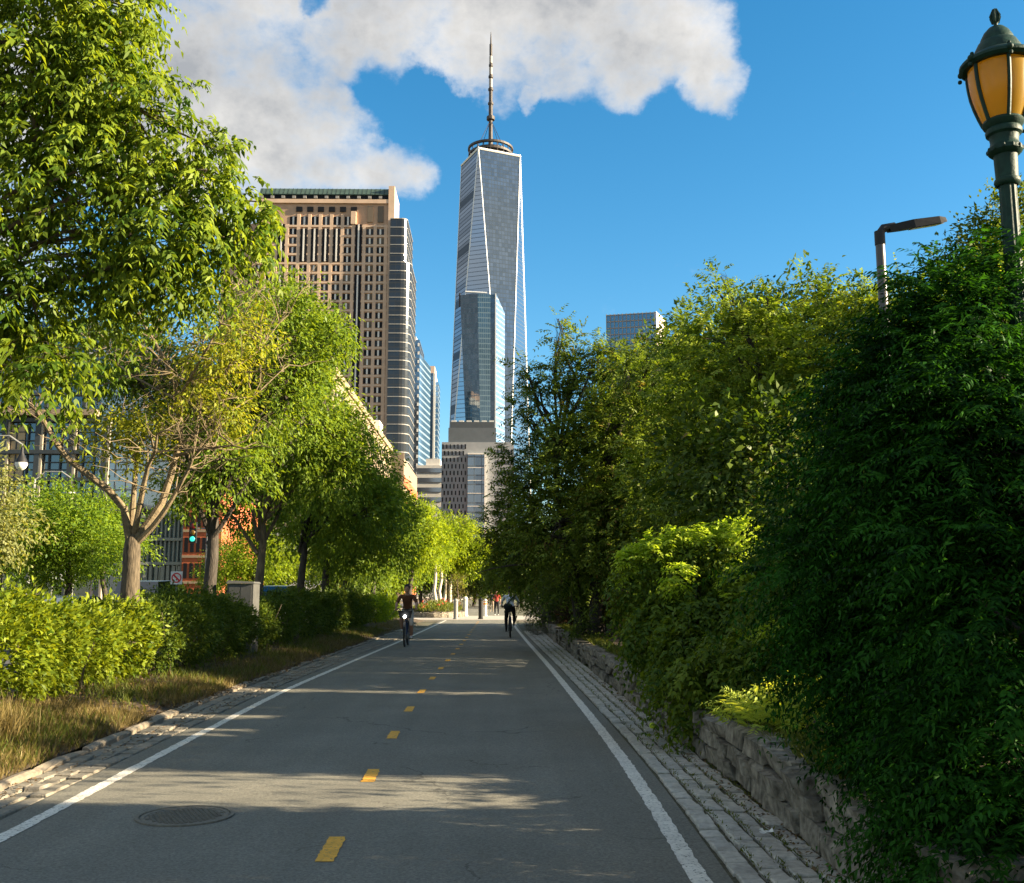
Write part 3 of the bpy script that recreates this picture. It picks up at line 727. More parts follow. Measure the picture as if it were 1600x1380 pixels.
# --- the tallest tower: square base, twisted square top, mast
G_wtc = glass_mat('tower_glass', (0.016, 0.026, 0.040), 0.24, 0.10, 4.1, 3.05, (0.036, 0.050, 0.068), (0.918, 0.395, 0), 0.22)
G_wtc2 = glass_mat('tower_glass_side', (0.03, 0.045, 0.066), 0.40, 0.08, 4.1, 0, (0.07, 0.09, 0.115), (1, 0, 0), 0.16)
ctr = P(766.5, 238, 940); cx, cy = ctr[0], 940.0
alpha_ = R(23.3)
tw = empty('tallest_tower', (cx, cy, 0), 'very tall tapering glass skyscraper with chamfered edges and spire', 'building')
Zt, Zb = P(766, 237, 922)[2], 57.0
top = []; bot = []
for k in range(4):
    a = alpha_+math.pi/2*k+math.pi/4+math.pi/2*2
    top.append((cx+43.2/math.sqrt(2)*math.cos(a), cy+43.2/math.sqrt(2)*math.sin(a), Zt))
    a -= math.pi/4
    bot.append((cx+61/math.sqrt(2)*math.cos(a), cy+61/math.sqrt(2)*math.sin(a), Zb))
# each face is its own panel
for k in range(4):
    MB().add([top[k], bot[k], bot[(k+1) % 4]], [(0, 1, 2)]).build('upright_face', G_wtc2, tw)
    MB().add([bot[(k+1) % 4], top[(k+1) % 4], top[k]], [(0, 1, 2)]).build('inverted_face', G_wtc, tw)
    MB().tube([top[k], bot[k]], 0.55, 6).build('edge_beam', M_steel, tw)
    MB().tube([top[k], bot[(k+1) % 4]], 0.55, 6).build('edge_beam', M_steel, tw)
    MB().tube([np.array(top[k])-[0, 0, 1.5], np.array(top[(k+1) % 4])-[0, 0, 1.5]], 1.2, 6).build('parapet', M_steel, tw)
MB().add(bot + [(x, y, 0) for x, y, _ in bot], [(0, 1, 5, 4), (1, 2, 6, 5), (2, 3, 7, 6), (3, 0, 4, 7)]).build('base', G_wtc2, tw)
MB().add(top, [(0, 1, 2, 3)]).build('roof', M_mast, tw)
H = P(766, 50, 940)[2]-Zt
mb = MB(); mb.lathe([(21, 8.5), (22, 9), (22, 11), (20.5, 11.5), (20.5, 8.5)], (cx, cy, Zt), 40); mb.lathe([(20.5, 3), (21.5, 3), (21.5, 5), (20.5, 5), (20.5, 3)], (cx, cy, Zt), 40)
for k in range(20):
    a = k*math.pi/10; mb.tube([(cx+20.8*math.cos(a), cy+20.8*math.sin(a), Zt), (cx+20.8*math.cos(a), cy+20.8*math.sin(a), Zt+9)], 0.5, 5)
mb.build('ring_platform', M_mast, tw)
mb = MB(); mb.lathe([(19, 0), (19, 7), (15, 7.2), (0, 7.2)], (cx, cy, Zt), 32); mb.build('ring_drum', M_mast, tw)
prof = [(3.2, 0), (2.6, .18), (2.3, .30), (5.0, .305), (5.0, .33), (2.6, .335), (2.5, .42), (3.4, .425), (3.4, .44), (2.3, .445), (2.2, .53), (3.2, .535), (3.2, .55), (2.1, .555), (2.0, .63), (2.9, .635), (2.9, .65), (1.8, .655), (1.7, .72), (2.5, .725), (2.5, .74), (1.5, .745),
        (1.4, .81), (1.8, .815), (1.8, .90), (1.0, .905), (0.8, .95), (.25, 1.0)]
mast = MB().lathe([(r*.8, z*H) for r, z in prof], (cx, cy, Zt), 10).build('mast', M_mast, tw)
for z0, z1_ in ((.56, .625), (.66, .715), (.75, .805)): MB().lathe([(1.82-.9*(z0-.5), z0*H), (1.82-.9*(z0-.5), z1_*H)], (cx, cy, Zt), 10).build('mast_sleeve', M_mast_l, mast)
for k in range(4):
    a = math.pi/4+k*math.pi/2; MB().tube([(cx+17*math.cos(a), cy+17*math.sin(a), Zt+8), (cx, cy, Zt+H*.31)], 0.28, 4).build('stay_cable', M_mast, tw)

# --- blue glass tower in front of it
G_gs = glass_mat('bank_glass', (0.022, 0.05, 0.075), 0.10, 0.07, 4.0, 1.6, (0.10, 0.15, 0.19), (1, 0, 0), 0.20)
G_gs2 = glass_mat('bank_glass_side', (0.10, 0.16, 0.24), 0.5, 0.08, 4.0, 2.2, (0.25, 0.3, 0.36), (0, 1, 0), 0.25)
b = empty('bowed_glass_tower', (ex(745, 755), 755, 0), 'blue glass tower with white corner fin in front of the tallest tower', 'building')
gx_ = lambda px, py: P(px, py, 755)[0]
z1 = P(745, 460, 755)[2]
lft = [(gx_(719, 460), z1), (gx_(722, 540), P(722, 540, 755)[2]), (gx_(727, 655), P(727, 655, 755)[2]), (gx_(727, 700), 0)]
V = []; F = []
xr0 = gx_(773.5, 560)
for x, z in lft: V += [(x, 757, z), ((x+xr0)/2, 753.5, z), (xr0, 755, z), (x, 800, z), (xr0, 800, z)]
for i in range(3):
    a, c = i*5, i*5+5; F += [(a, a+1, c+1, c), (a+1, a+2, c+2, c+1), (a+3, a, c, c+3), (a+2, a+4, c+4, c+2)]
F.append((0, 3, 4, 2, 1))
MB().add(V, F).build('front_wall', G_gs, b)
xs1 = gx_(789, 560)
MB().add([(xr0+.9, 755.5, z1), (xs1, 775, z1-9), (xs1, 800, z1-9), (xr0+.9, 800, z1), (xr0+.9, 755.5, 0), (xs1, 775, 0), (xs1, 800, 0), (xr0+.9, 800, 0)],
         [(0, 1, 2, 3), (0, 4, 5, 1), (1, 5, 6, 2)]).build('side_wall', G_gs2, b)
MB().box((xr0+.02, 754.2, 0), (xr0+.88, 757, z1+.5)).build('corner_fin', M_steel, b)
MB().tube([(gx_(727, 456), 757, P(727, 456, 757)[2]), (gx_(761, 458), 757, P(761, 458, 757)[2])], 0.7, 6).build('roof_crane_beam', M_steel, b)
MB().box((gx_(717, 460), 758, z1-8), (gx_(719, 460), 762, z1+2)).build('roof_davit', M_mast, b)

# --- slotted base building
M_slot = mat('slotted_wall', (0.27, 0.285, 0.30), 0.7, 0.06, 0.5)
b = empty('slotted_block', (ex(730, 420), 420, 0), 'pale grey block with staggered vertical slot windows below the tallest tower', 'building')
X = lambda px: ex(px, 420, 720); Z = lambda py: P(730, py, 420)[2]
MB().box((X(690), 420, 0), (X(803), 445, Z(691))).build('wall', M_slot, b)
MB().prism([(X(700), 421), (X(775), 421), (X(775), 440), (X(700), 440)], Z(691)+.02, Z(668)).build('upper_storey', mat('slate_cladding', (0.10, 0.115, 0.13), 0.5, 0.08, 0.6), b)
MB().prism([(X(703), 422), (X(772), 422), (X(772), 440), (X(703), 440)], Z(668)+.02, Z(658)).build('roof_storey', mat('slate_cladding2', (0.06, 0.07, 0.08), 0.5, 0.08, 0.6), b)
for k in range(6): MB().cbox((X(708+k*12), 424, Z(657)), (2.0, 2, 1.0)).build('roof_vent', M_band, b)
smesh = MB().box((-.26, -.12, -.98), (.26, 0, .98)).mesh('slot_window', M_dark)
wide = (X(731)-X(690))/7
gS = np.random.default_rng(5)
for r in range(13):
    for c in range(9):
        x = X(690)+wide*(c+.35+(0.45 if r % 2 else 0)); z = Z(698)-r*2.75
        if x > X(729) or z < 15: continue
        o = link('slot_window', smesh, b, world_coords=False); o.matrix_parent_inverse = PINV(b); o.location = (x, 419.98, z); o.scale = (gS.uniform(.8, 1.1), 1, gS.uniform(.85, 1))
for r in range(8):
    for c in range(5):
        x = X(775)+wide*(c+.5)*.95; z = Z(706)-r*2.7*1.6
        o = link('slot_window', smesh, b, world_coords=False); o.matrix_parent_inverse = PINV(b); o.location = (x, 419.98, z)
MB().box((X(731), 418.6, 0), (X(757), 419.98, Z(711))).build('glass_bay', G_slate, b)
MB().box((X(757)+.01, 418.2, 0), (X(759.6), 419.98, Z(709))).build('bay_frame', M_mull, b)
MB().box((X(731), 418.2, Z(711)+.01), (X(759.6), 419.98, Z(709))).build('bay_frame', M_mull, b)
for k in range(6): MB().box((X(731), 418.35, Z(732+k*20)), (X(757)-.02, 418.58, Z(731+k*20))).build('bay_rail', M_mull, b)

# --- beige and striped fronts along the street, seen end on
M_beige = mat('beige_limestone', (0.27, 0.205, 0.14), 0.85, 0.08, 0.3)
b = empty('beige_block', (-32, 250, 0), 'long beige stone block beside the street, in front of brown tower', 'building')
MB().box((-62, 198, 0), (-32, 312, 44.5)).build('wall', M_beige, b)
MB().box((-62.3, 197.6, 44.52), (-31.6, 312.4, 46)).build('parapet', M_beige, b)
wm = MB().box((0, -.8, -1), (0.15, .8, 1)).mesh('window', M_dark)
wf = MB().box((-.8, -0.15, -1), (.8, 0, 1)).mesh('window', M_dark)
for r in range(5):
    for c in range(26):
        o = link('window', wm, b, world_coords=False); o.matrix_parent_inverse = PINV(b); o.location = (-31.98, 201+c*4.3, 41-r*3.8)
    for c in range(6):
        o = link('window', wf, b, world_coords=False); o.matrix_parent_inverse = PINV(b); o.location = (-34.5-c*4.3, 197.98, 41-r*3.8)
for k in range(3): MB().cbox((-36-k*4, 296-k*8, 48.5), (5, 9, 5)).build('roof_plant', M_band, b)
b = empty('striped_block', (-28.5, 345, 0), 'orange red building with cream stripes at the end of the tree row', 'building')
M_or = mat('orange_brick', (0.50, 0.13, 0.055), 0.8, 0.08, 0.4)
zc = 43.5; h = [(5.5, M_beige), (3.2, M_or), (4.0, M_beige), (9.0, M_or), (3.0, M_beige), (18.8, M_or)]
for hh, m in h:
    MB().box((-45, 318, zc-hh), (-28.5 - (0.15 if m is M_beige else 0), 372, zc-0.01)).build('storey', m, b); zc -= hh
MB().box((-45, 317.2, 0), (-28.6, 317.98, 45)).build('gable_wall', M_beige, b)

# --- tall block showing above the right-hand trees
G_rb = glass_mat('grid_glass', (0.05, 0.07, 0.085), 0.25, 0.1)
b = empty('grid_tower', (ex(990, 500), 500, 0), 'dark gridded tower with sunlit right side peeping above right hand trees', 'building')
c0 = P(947, 490, 506); c1 = P(1025, 488, 500); c2 = P(1038, 491, 516)
zt = c1[2]
MB().prism([(c0[0], 506), (c1[0], 500), (c2[0], 516), (c0[0]+6, 526)], 0, zt).build('wall', G_rb, b)
dv = np.array([c1[0]-c0[0], -6.0, 0]); ln_ = np.linalg.norm(dv); dv /= ln_; nv = np.array([dv[1], -dv[0], 0])
def bar(a, bb, z0, z1, off, th, m, nm):
    p, q = np.array([c0[0], 506, 0])+dv*a, np.array([c0[0], 506, 0])+dv*bb
    MB().prism([tuple((p+nv*off)[:2]), tuple((q+nv*off)[:2]), tuple((q+nv*(off+th))[:2]), tuple((p+nv*(off+th))[:2])], z0, z1).build(nm, m, b)
if nv[1] > 0: nv = -nv
for k in range(9): bar(0, ln_, zt-k*3.4-0.5, zt-k*3.4, 0.02, 0.3, M_band2, 'floor_band')
for k in range(13): bar(ln_*k/12.5, ln_*k/12.5+.35, zt-30, zt+.4, 0.04, 0.45, M_band2, 'mullion')
MB().prism([(c1[0]+.05, 499.8), (c2[0]+.4, 516), (c2[0]+.2, 516.2), (c1[0]+.2, 502)], 0, zt+.5).build('sunlit_side', mat('sunlit_pink_wall', (0.62, 0.52, 0.46), 0.8), b)  # separate pale slab: sunlight on the right side is put into its colour

# --- left: dark gridded office, brick house with a glass front, white low block
G_off = glass_mat('office_glass', (0.02, 0.026, 0.032), 0.14, 0.12)
M_frame = mat('office_frame', (0.035, 0.042, 0.048), 0.5, 0.1, 2)
M_mulb = mat('office_mullion', (0.30, 0.26, 0.20), 0.6, 0.1, 2)
b = empty('gridded_office', (-62, 110, 0), 'dark steel framed office block with large square windows behind left trees', 'building')
Yo = 110.0; X = lambda px: P(px, 700, Yo)[0]; Z = lambda py: P(60, py, Yo)[2]
MB().box((X(-260), Yo+.6, 0), (X(150), Yo+30, Z(500))).build('wall', G_off, b)
M_blind = mat('warm_blind', (0.42, 0.32, 0.19), 0.8, 0.1, 1)
for c in range(9):
    px = 5+52.5*(c-5)
    MB().box((X(px)-.28, Yo, 0), (X(px)+.28, Yo+.58, Z(650))).build('column', M_frame, b)
    MB().box((X(px)+.30, Yo+.1, 0), (X(px)+.52, Yo+.58, Z(655))).build('mullion', M_mulb, b)
    for r, (ya, yb_) in enumerate(((661, 701), (710, 745), (752, 790), (797, 836))):
        for q in (1, 2):
            MB().box((X(px+52.5*q/3)-.07, Yo+.35, Z(yb_)), (X(px+52.5*q/3)+.07, Yo+.59, Z(ya))).build('glazing_bar', M_frame, b)
        for q in (1, 2): MB().box((X(px)+.55, Yo+.37, Z(ya+(yb_-ya)*q/3)-.05), (X(px+52.5)-.3, Yo+.57, Z(ya+(yb_-ya)*q/3)+.05)).build('glazing_bar', M_frame, b)
    if c in (1, 4, 5): MB().box((X(px)+.6, Yo+.42, Z(745)), (X(px+30), Yo+.56, Z(663))).build('window_blind', M_blind, b)
for py in (656, 706, 749, 794, 840): MB().box((X(-255), Yo-.06, Z(py+3)), (X(150), Yo+.56, Z(py-3))).build('beam', M_frame, b)
MB().box((X(-255), Yo-.8, Z(650)), (X(150), Yo+.5, Z(641))).build('ledge', M_beige, b)
for py in (520, 552, 585, 615): MB().box((X(-255), Yo+.2, Z(py+2)), (X(150), Yo+.57, Z(py-2))).build('floor_band', M_band if py == 552 else M_frame, b)
for c in range(12): MB().box((X(126-30*c)-.2, Yo+.15, Z(636)), (X(126-30*c)+.2, Yo+.57, Z(502))).build('mullion', M_frame, b)

Ye = 125.0; X = lambda px: P(px, 860, Ye)[0]; Z = lambda py: P(260, py, Ye)[2]
b = empty('brick_house', (X(300), Ye, 0), 'orange brick building with cream trim behind the left tree trunks', 'building')
M_ob = mat('red_orange_brick', (0.46, 0.12, 0.05), 0.85, 0.12, 3)
MB().box((X(285), Ye, 0), (X(345), Ye+24, Z(770))).build('wall', M_ob, b)
for r in range(6):
    z = Z(905)+r*3.1
    MB().box((X(285), Ye-.18, z-.55), (X(345)+.1, Ye-.02, z-.25)).build('trim_band', M_beige, b)
    for c in range(6): MB().box((X(288+c*9.2), Ye-.1, z+.1), (X(288+c*9.2)+.42, Ye-.01, z+1.9)).build('window', M_dark, b)
b = empty('glass_front_block', (X(240), Ye, 0), 'pale green glass fronted block beside the orange brick building', 'building')
M_fin = mat('grey_green_fin', (0.23, 0.25, 0.22), 0.6)
G_gr = glass_mat('green_glass', (0.07, 0.13, 0.115), 0.3, 0.12)
MB().box((X(140), Ye+1.1, 0), (X(285)-.05, Ye+24, Z(803))).build('wall', G_gr, b)
for k in range(22): MB().box((X(140+k*6.7), Ye+.55, 2.5), (X(140+k*6.7)+.16, Ye+1.08, Z(803))).build('fin', M_fin, b)
for py in (806, 842, 880): MB().box((X(140), Ye+.4, Z(py)-.2), (X(285)-.06, Ye+1.06, Z(py)+.15)).build('transom', M_fin, b)
for k in range(16): MB().box((X(142+k*9), Ye+.5, 0), (X(142+k*9)+.35, Ye+1.07, Z(884))).build('base_pier', M_fin, b)
Yw = 170.0; X = lambda px: P(px, 860, Yw)[0]; Z = lambda py: P(450, py, Yw)[2]
b = empty('white_pavilion', (X(450), Yw, 0), 'low white building with dark windows glimpsed between left trunks', 'building')
MB().box((X(350), Yw, 0), (X(560), Yw+15, Z(832))).build('wall', mat('white_render', (0.6, 0.58, 0.54), 0.8), b)
for r in range(3):
    for c in range(16): MB().box((X(356+c*13), Yw-.12, Z(905-r*26)), (X(356+c*13)+.75, Yw-.01, Z(905-r*26)+1.7)).build('window', M_dark, b)

# ================================================================ planting
BARK = mat('grey_bark', (0.13, 0.10, 0.07), 0.9, 0.45, 20, 1.0, 40, stretch=.22)
BARK_M = mat('ridged_bark', (0.085, 0.066, 0.042), 0.9, 0.55, 26, 1.0, 40, stretch=.22)
BARK_D = mat('dark_bark', (0.050, 0.041, 0.032), 0.9, 0.4, 20, 1.0, 40, stretch=.22)
BARK_W = mat('pale_bark', (0.55, 0.47, 0.36), 0.85, 0.25, 9)
LM_ash = leaf_mat('ash_leaf', (0.045, 0.095, 0.010), (0.22, 0.29, 0.028), 0.42)
LM_row = leaf_mat('row_leaf', (0.06, 0.125, 0.014), (0.21, 0.29, 0.03), 0.40)
LM_yel = leaf_mat('lime_leaf', (0.11, 0.19, 0.012), (0.28, 0.35, 0.022), 0.48)
LM_sparse = leaf_mat('sparse_leaf', (0.14, 0.19, 0.02), (0.33, 0.34, 0.03), 0.45)
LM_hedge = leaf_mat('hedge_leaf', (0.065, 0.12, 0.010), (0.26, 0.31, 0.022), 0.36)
LM_hedge2 = leaf_mat('hedge_leaf_dark', (0.04, 0.08, 0.012), (0.13, 0.18, 0.025), 0.34)  # darker hedge leaf: the further hedges' shade put into colour; serves dark tree too
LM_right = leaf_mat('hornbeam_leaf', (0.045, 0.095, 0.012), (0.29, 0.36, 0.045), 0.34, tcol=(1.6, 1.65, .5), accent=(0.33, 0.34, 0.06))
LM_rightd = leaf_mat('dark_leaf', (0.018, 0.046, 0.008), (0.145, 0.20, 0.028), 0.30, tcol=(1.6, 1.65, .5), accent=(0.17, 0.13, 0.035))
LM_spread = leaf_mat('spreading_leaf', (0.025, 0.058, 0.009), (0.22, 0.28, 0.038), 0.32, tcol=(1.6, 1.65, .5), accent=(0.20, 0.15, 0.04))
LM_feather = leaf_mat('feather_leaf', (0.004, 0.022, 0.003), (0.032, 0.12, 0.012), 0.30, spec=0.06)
LM_vine = leaf_mat('vine_leaf', (0.05, 0.12, 0.012), (0.22, 0.31, 0.025), 0.42)
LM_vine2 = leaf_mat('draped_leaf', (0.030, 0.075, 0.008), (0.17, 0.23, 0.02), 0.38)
LM_sunlit = leaf_mat('sunlit_growth_leaf', (0.22, 0.32, 0.018), (0.50, 0.57, 0.06), 0.42, tcol=(1.5, 1.6, .6))  # young yellowish leaves, with the sunlight on the bush top put into their colour
LM_fern = leaf_mat('fern_leaf', (0.22, 0.32, 0.04), (0.48, 0.56, 0.10), 0.42)
LM_red = leaf_mat('bronze_leaf', (0.030, 0.022, 0.010), (0.085, 0.045, 0.022), 0.25)
LM_grey = leaf_mat('lavender_leaf', (0.06, 0.06, 0.055), (0.14, 0.14, 0.125), 0.2)
LM_grass = leaf_mat('dry_grass', (0.09, 0.075, 0.025), (0.32, 0.245, 0.095), 0.35, tcol=(1.3, 1.2, 0.8))
LM_grassg = leaf_mat('green_grass', (0.05, 0.085, 0.015), (0.17, 0.19, 0.035), 0.35)
LM_litter = leaf_mat('leaf_litter', (0.08, 0.05, 0.025), (0.26, 0.17, 0.085), 0.1)

KG = sun_gaps()
def trunk_line(px, Y, py_base, py_top, r, lean=0, g=None, z0=None, n=6):
    a = P(px, py_base, Y); a[2] = z0 if z0 is not None else 0.1
    b = P(px+lean, py_top, Y); g = g or np.random.default_rng(int(px))
    pts = bend(a, b, g, n, 0, 0.03); rad = [r*(1.25 if i == 0 else 1.02-0.07*i) for i in range(n+1)]
    return a, pts, rad

# ---------------- right side -------------------------------------------------
# tall hornbeams in the sun
lob = PL((1130, 540, 19, 1.15), (1235, 540, 19, 1.1), (1345, 520, 18.5, 1.05), (1180, 640, 18.5, 1.3), (1300, 640, 18, 1.3), (1085, 610, 20, 1.0), (1425, 500, 17.5, .85),
         (1235, 740, 18, 1.2), (1150, 780, 18.5, 1.1), (1060, 720, 20, 1.1), (1400, 620, 17.5, 1.1), (1480, 560, 17.5, 1.2), (1300, 800, 17.5, 1.2), (1120, 452, 19, .22), (1195, 468, 19, .20), (1128, 432, 19, .12),
         (1280, 450, 18.7, .3), (1345, 455, 18.7, .3), (1160, 860, 18, 1.0), (1560, 620, 18, 1.5), (1600, 480, 18.5, 1.1))
a = P(1230, 930, 19); a[2] = .4
tree('hornbeam_tree', 'tall sunlit tree with small yellow green leaves in front of modern lamp pole', 'tree', a,
     [(bend(a, P(1220, 700, 19), rng, 5), [.2, .17, .15, .12, .1, .08]), (bend(a+[.5, .3, 0], P(1350, 650, 18.5), rng, 5), [.15, .13, .12, .1, .08, .06])],
     lob, LM_right, None, BARK_D, 11, dens=230, keep=KG, tint0=.55, tvar=.45, rough=.45, frond=dict(f=2, pairs=6, FL=.42, L=.11, W=.045, droop=.25, out=.8, rise=.25, ndroop=.15))
lob = PL((1045, 585, 23, .75), (985, 590, 24, .75), (1060, 530, 22, .4), (940, 560, 26, .5), (905, 575, 27, .95), (960, 610, 27, 1.2), (1010, 600, 26, .9), (865, 645, 27, .95), (935, 710, 26, 1.5), (855, 740, 27, 1.2), (1020, 690, 25, 1.4), (885, 820, 26, 1.5), (975, 800, 25, 1.5),
         (825, 850, 28, .95), (1055, 830, 24, 1.4), (795, 770, 28, .45), (782, 825, 28, .5), (800, 800, 28, .6), (770, 855, 28, .35), (810, 640, 27, .35), (820, 580, 27, .3), (818, 720, 27, .5), (795, 880, 28, .7), (875, 520, 27, .3), (872, 500, 27, .16), (840, 600, 27, .4), (780, 890, 29, .45), (1000, 880, 25, 1.3), (900, 895, 27, 1.1))
a = P(930, 960, 26.5); a[2] = .4
tree('spreading_tree', 'dark spreading tree with feathery sprays reaching towards the tallest tower', 'tree', a,
     [(bend(a, P(935, 760, 26.5), rng, 5), [.22, .19, .16, .13, .1, .08]), (bend(a+[-.3, .4, 0], P(870, 720, 27), rng, 5), [.16, .14, .12, .1, .08, .06])],
     lob, LM_spread, None, BARK_D, 12, dens=175, keep=KG, tint0=.55, tvar=.4, rough=.45, frond=dict(f=2, pairs=6, FL=.5, L=.13, W=.05, droop=.25, out=.9, rise=.1, ndroop=.15),
     extra=lambda mb, g: [mb.tube(bend(P(x0, y0, 27), P(x1, y1, 27), g, 5, -.05), [.05, .04, .03, .025, .015, .01], 5) for x0, y0, x1, y1 in ((880, 860, 745, 895), (870, 700, 805, 640), (880, 760, 800, 735), (860, 650, 815, 575), (900, 600, 870, 498))])
# dark tree far behind the lamp
lob = PL((1560, 370, 27, 1.1), (1540, 420, 27, 1.2), (1600, 330, 27, .8), (1620, 420, 27, 1.6), (1500, 440, 27, .8), (1458, 410, 27, .22), (1540, 560, 27, 2.4), (1650, 600, 27, 2.5))
a = P(1560, 900, 27); a[2] = .3
tree('dark_tree', 'dark green tree rising behind the ornate lamp post', 'tree', a, [(bend(a, P(1560, 480, 27), rng, 5), [.25, .22, .19, .16, .12, .08])],
     lob, LM_hedge2, dict(k=10, L=.15, W=.08, spread=.25, droop=.2), BARK_D, 13, dens=190)
# tall trees added deeper in the bed to shade the left row; mostly hidden
for i, (px, py, Y, r, lab) in enumerate(((1120, 545, 31, 1.6, 'tall dark tree added behind the sunlit tree to cast shade'), (1045, 600, 36, 1.9, 'tall tree added behind the top of the spreading tree to cast shade'), (1240, 520, 27, 1.7, 'tall dark tree directly behind the sunlit tree'), (960, 690, 44, 2.2, 'tall tree added deep behind the spreading tree to cast shade'))):
    a = P(px, 930, Y); a[2] = .3
    lob = PL((px, py, Y, r), (px+70, py+20, Y, r), (px-60, py+60, Y, r), (px+30, py+120, Y, r*1.2), (px-30, py+190, Y, r*1.2), (px+80, py+180, Y, r*1.2), (px+20, py+260, Y, r*1.1))
    tree('backing_tree', lab, 'tree', a, [(bend(a, P(px, py+60, Y), rng, 5), [.25, .22, .19, .15, .12, .08])], lob, LM_rightd, dict(k=9, L=.2, W=.11, spread=.3, droop=.2), BARK_D, 420+i, dens=105, twigs=3)
# hedge-like filler trees deeper in the bed, over the right horizon
for i, (px, py, Y, r, lab) in enumerate(((830, 905, 46, 1.8, 'low dark tree overhanging the path just past the right hand cyclist'), (905, 880, 42, 2.4, 'shaded tree filling the gap under the spreading tree'),
                                        (1010, 860, 38, 2.6, 'shaded tree behind the yellow green vine bush'))):
    a = P(px+40, 930, Y); a[2] = .3
    lob = PL((px, py, Y, r*.8), (px+60, py-50, Y, r), (px+110, py, Y, r), (px+60, py+25, Y, r*.8), (px-30, py-18, Y, r*.4))
    tree('shade_tree', lab, 'tree', a, [(bend(a, P(px+50, py-20, Y), rng, 4), [.2, .17, .14, .1, .08])], lob, LM_rightd, dict(k=9, L=.15, W=.08, spread=.3, droop=.2), BARK_D, 20+i, dens=150, twigs=4)
# bronze shrubs and the grey round shrub on the wall end
for i, (px, py, Y, r, m, lab) in enumerate(((895, 935, 36, .85, LM_red, 'bronze leaved shrub behind the far end of the stone wall'), (945, 925, 29, .75, LM_red, 'dark bronze shrub hanging over the middle of the stone wall'),
                                           (1000, 915, 23, .7, LM_red, 'dark reddish shrub between bronze shrub and vine bush'), (850, 930, 40, 1.0, LM_rightd, 'dark green shrub behind the round grey shrub'),
                                           (905, 985, 26, .35, LM_rightd, 'small green tuft on top of the stone wall'), (1050, 960, 17, .5, LM_rightd, 'low dark shrub on the wall beside the vine bush'))):
    c = P(px, py, Y); e = empty('shrub', (c[0], c[1], .4), lab, 'shrub'); g = np.random.default_rng(60+i)
    C, O, T = lobe_points([(c, r), (c+[r*.5, .5, -r*.3], r*.9), (c+[-.1, -.6, -r*.45], r*.7)], 420, g)
    C[:, 2] = np.maximum(C[:, 2], .42)
    simple_leaves('foliage', e, C, O, T, 9, .075, .04, m, g, .12, .2, keep=KG)
    mb = MB()
    for k in range(6): mb.tube(bend((c[0]+g.normal(0, .1), c[1]+g.normal(0, .1), .35), c+rand_dir(1, g)[0]*r*.7, g, 4), [.02, .016, .012, .009, .005], 5)
    mb.build('stems', BARK_D, e)
c = P(838, 977, 38); e = empty('round_shrub', (c[0], c[1], 0.1), 'round grey clipped shrub where the stone wall ends', 'shrub'); g = np.random.default_rng(77)
C, O, T = lobe_points([(np.array([c[0]+.05, c[1], .52]), .5)], 3200, g, shell=.15, rough=.06)
simple_leaves('foliage', e, C, O, T, 4, .05, .018, LM_grey, g, .05, -.1, out=1)

# thick understorey added behind the wall to shade the path; last row unseen
for i, (y0_, y1_, xa_, xb_, zt_, lab) in enumerate(((7.8, 15.2, 3.2, 4.9, 3.1, 'dense dark shrubbery added for shade behind the vine bush'), (15.4, 23.5, 3.8, 6.5, 5.0, 'dense dark undergrowth added for shade beneath the tall sunlit tree'), (23.5, 34, 3.4, 6.0, 5.2, 'dense dark undergrowth added for shade beneath the spreading tree'), (34, 52, 3.2, 6.0, 5.2, 'undergrowth added for shade behind the round grey shrub'), (7.2, 15.6, 5.4, 7.6, 4.3, 'unseen shrubbery added for shade deep behind the feathery shrub'))):
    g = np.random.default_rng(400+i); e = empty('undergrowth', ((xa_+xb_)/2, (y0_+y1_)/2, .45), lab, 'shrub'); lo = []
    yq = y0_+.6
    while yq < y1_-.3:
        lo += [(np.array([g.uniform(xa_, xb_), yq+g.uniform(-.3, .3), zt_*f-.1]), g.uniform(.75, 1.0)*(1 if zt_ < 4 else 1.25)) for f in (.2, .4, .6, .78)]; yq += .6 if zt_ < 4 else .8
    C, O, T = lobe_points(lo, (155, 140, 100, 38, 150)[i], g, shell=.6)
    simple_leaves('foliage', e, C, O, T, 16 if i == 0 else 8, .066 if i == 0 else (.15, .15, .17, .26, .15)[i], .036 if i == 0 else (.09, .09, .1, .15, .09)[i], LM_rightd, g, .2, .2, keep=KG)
    mb = MB(); limbs(mb, [np.array([(xa_+xb_)/2, q_, .4]) for q_ in np.arange(y0_+.5, y1_, 1.5)], lo, g, .03, 2); mb.build('stems', BARK_D, e)

# vine bush draped over the wall, its top in the sun
lob = PL((1020, 900, 11.8, .36), (1075, 880, 11.8, .40), (1130, 880, 11.8, .36), (1035, 985, 11.4, .40), (1075, 985, 11.2, .5), (1065, 1060, 10.6, .32), (1150, 970, 11, .46), (1185, 940, 11.5, .40),
         (1072, 1115, 10.1, .17), (1115, 1050, 10.0, .36), (1200, 1010, 9.9, .40), (1000, 935, 12, .26), (1075, 1010, 10.6, .32), (1170, 1060, 9.6, .22))
sunlit_new_growth = PL((985, 878, 11.7, .13), (1020, 862, 11.7, .15), (1060, 848, 11.7, .15), (1100, 842, 11.7, .14), (1140, 835, 11.7, .13), (1160, 850, 11.5, .12), (1150, 900, 11.2, .12), (1060, 900, 11.1, .10), (1165, 820, 11.7, .07), (1150, 940, 11.0, .09), (1205, 990, 9.6, .08), (1165, 1000, 9.8, .07))
a = P(1090, 1040, 11); a[2] = .4
g = np.random.default_rng(31); vb = empty('vine_bush', a, 'leafy bush with sunlit yellow green top draped over the stone wall', 'bush')
C, O, T = lobe_points(lob, 1150, g, rough=.35)
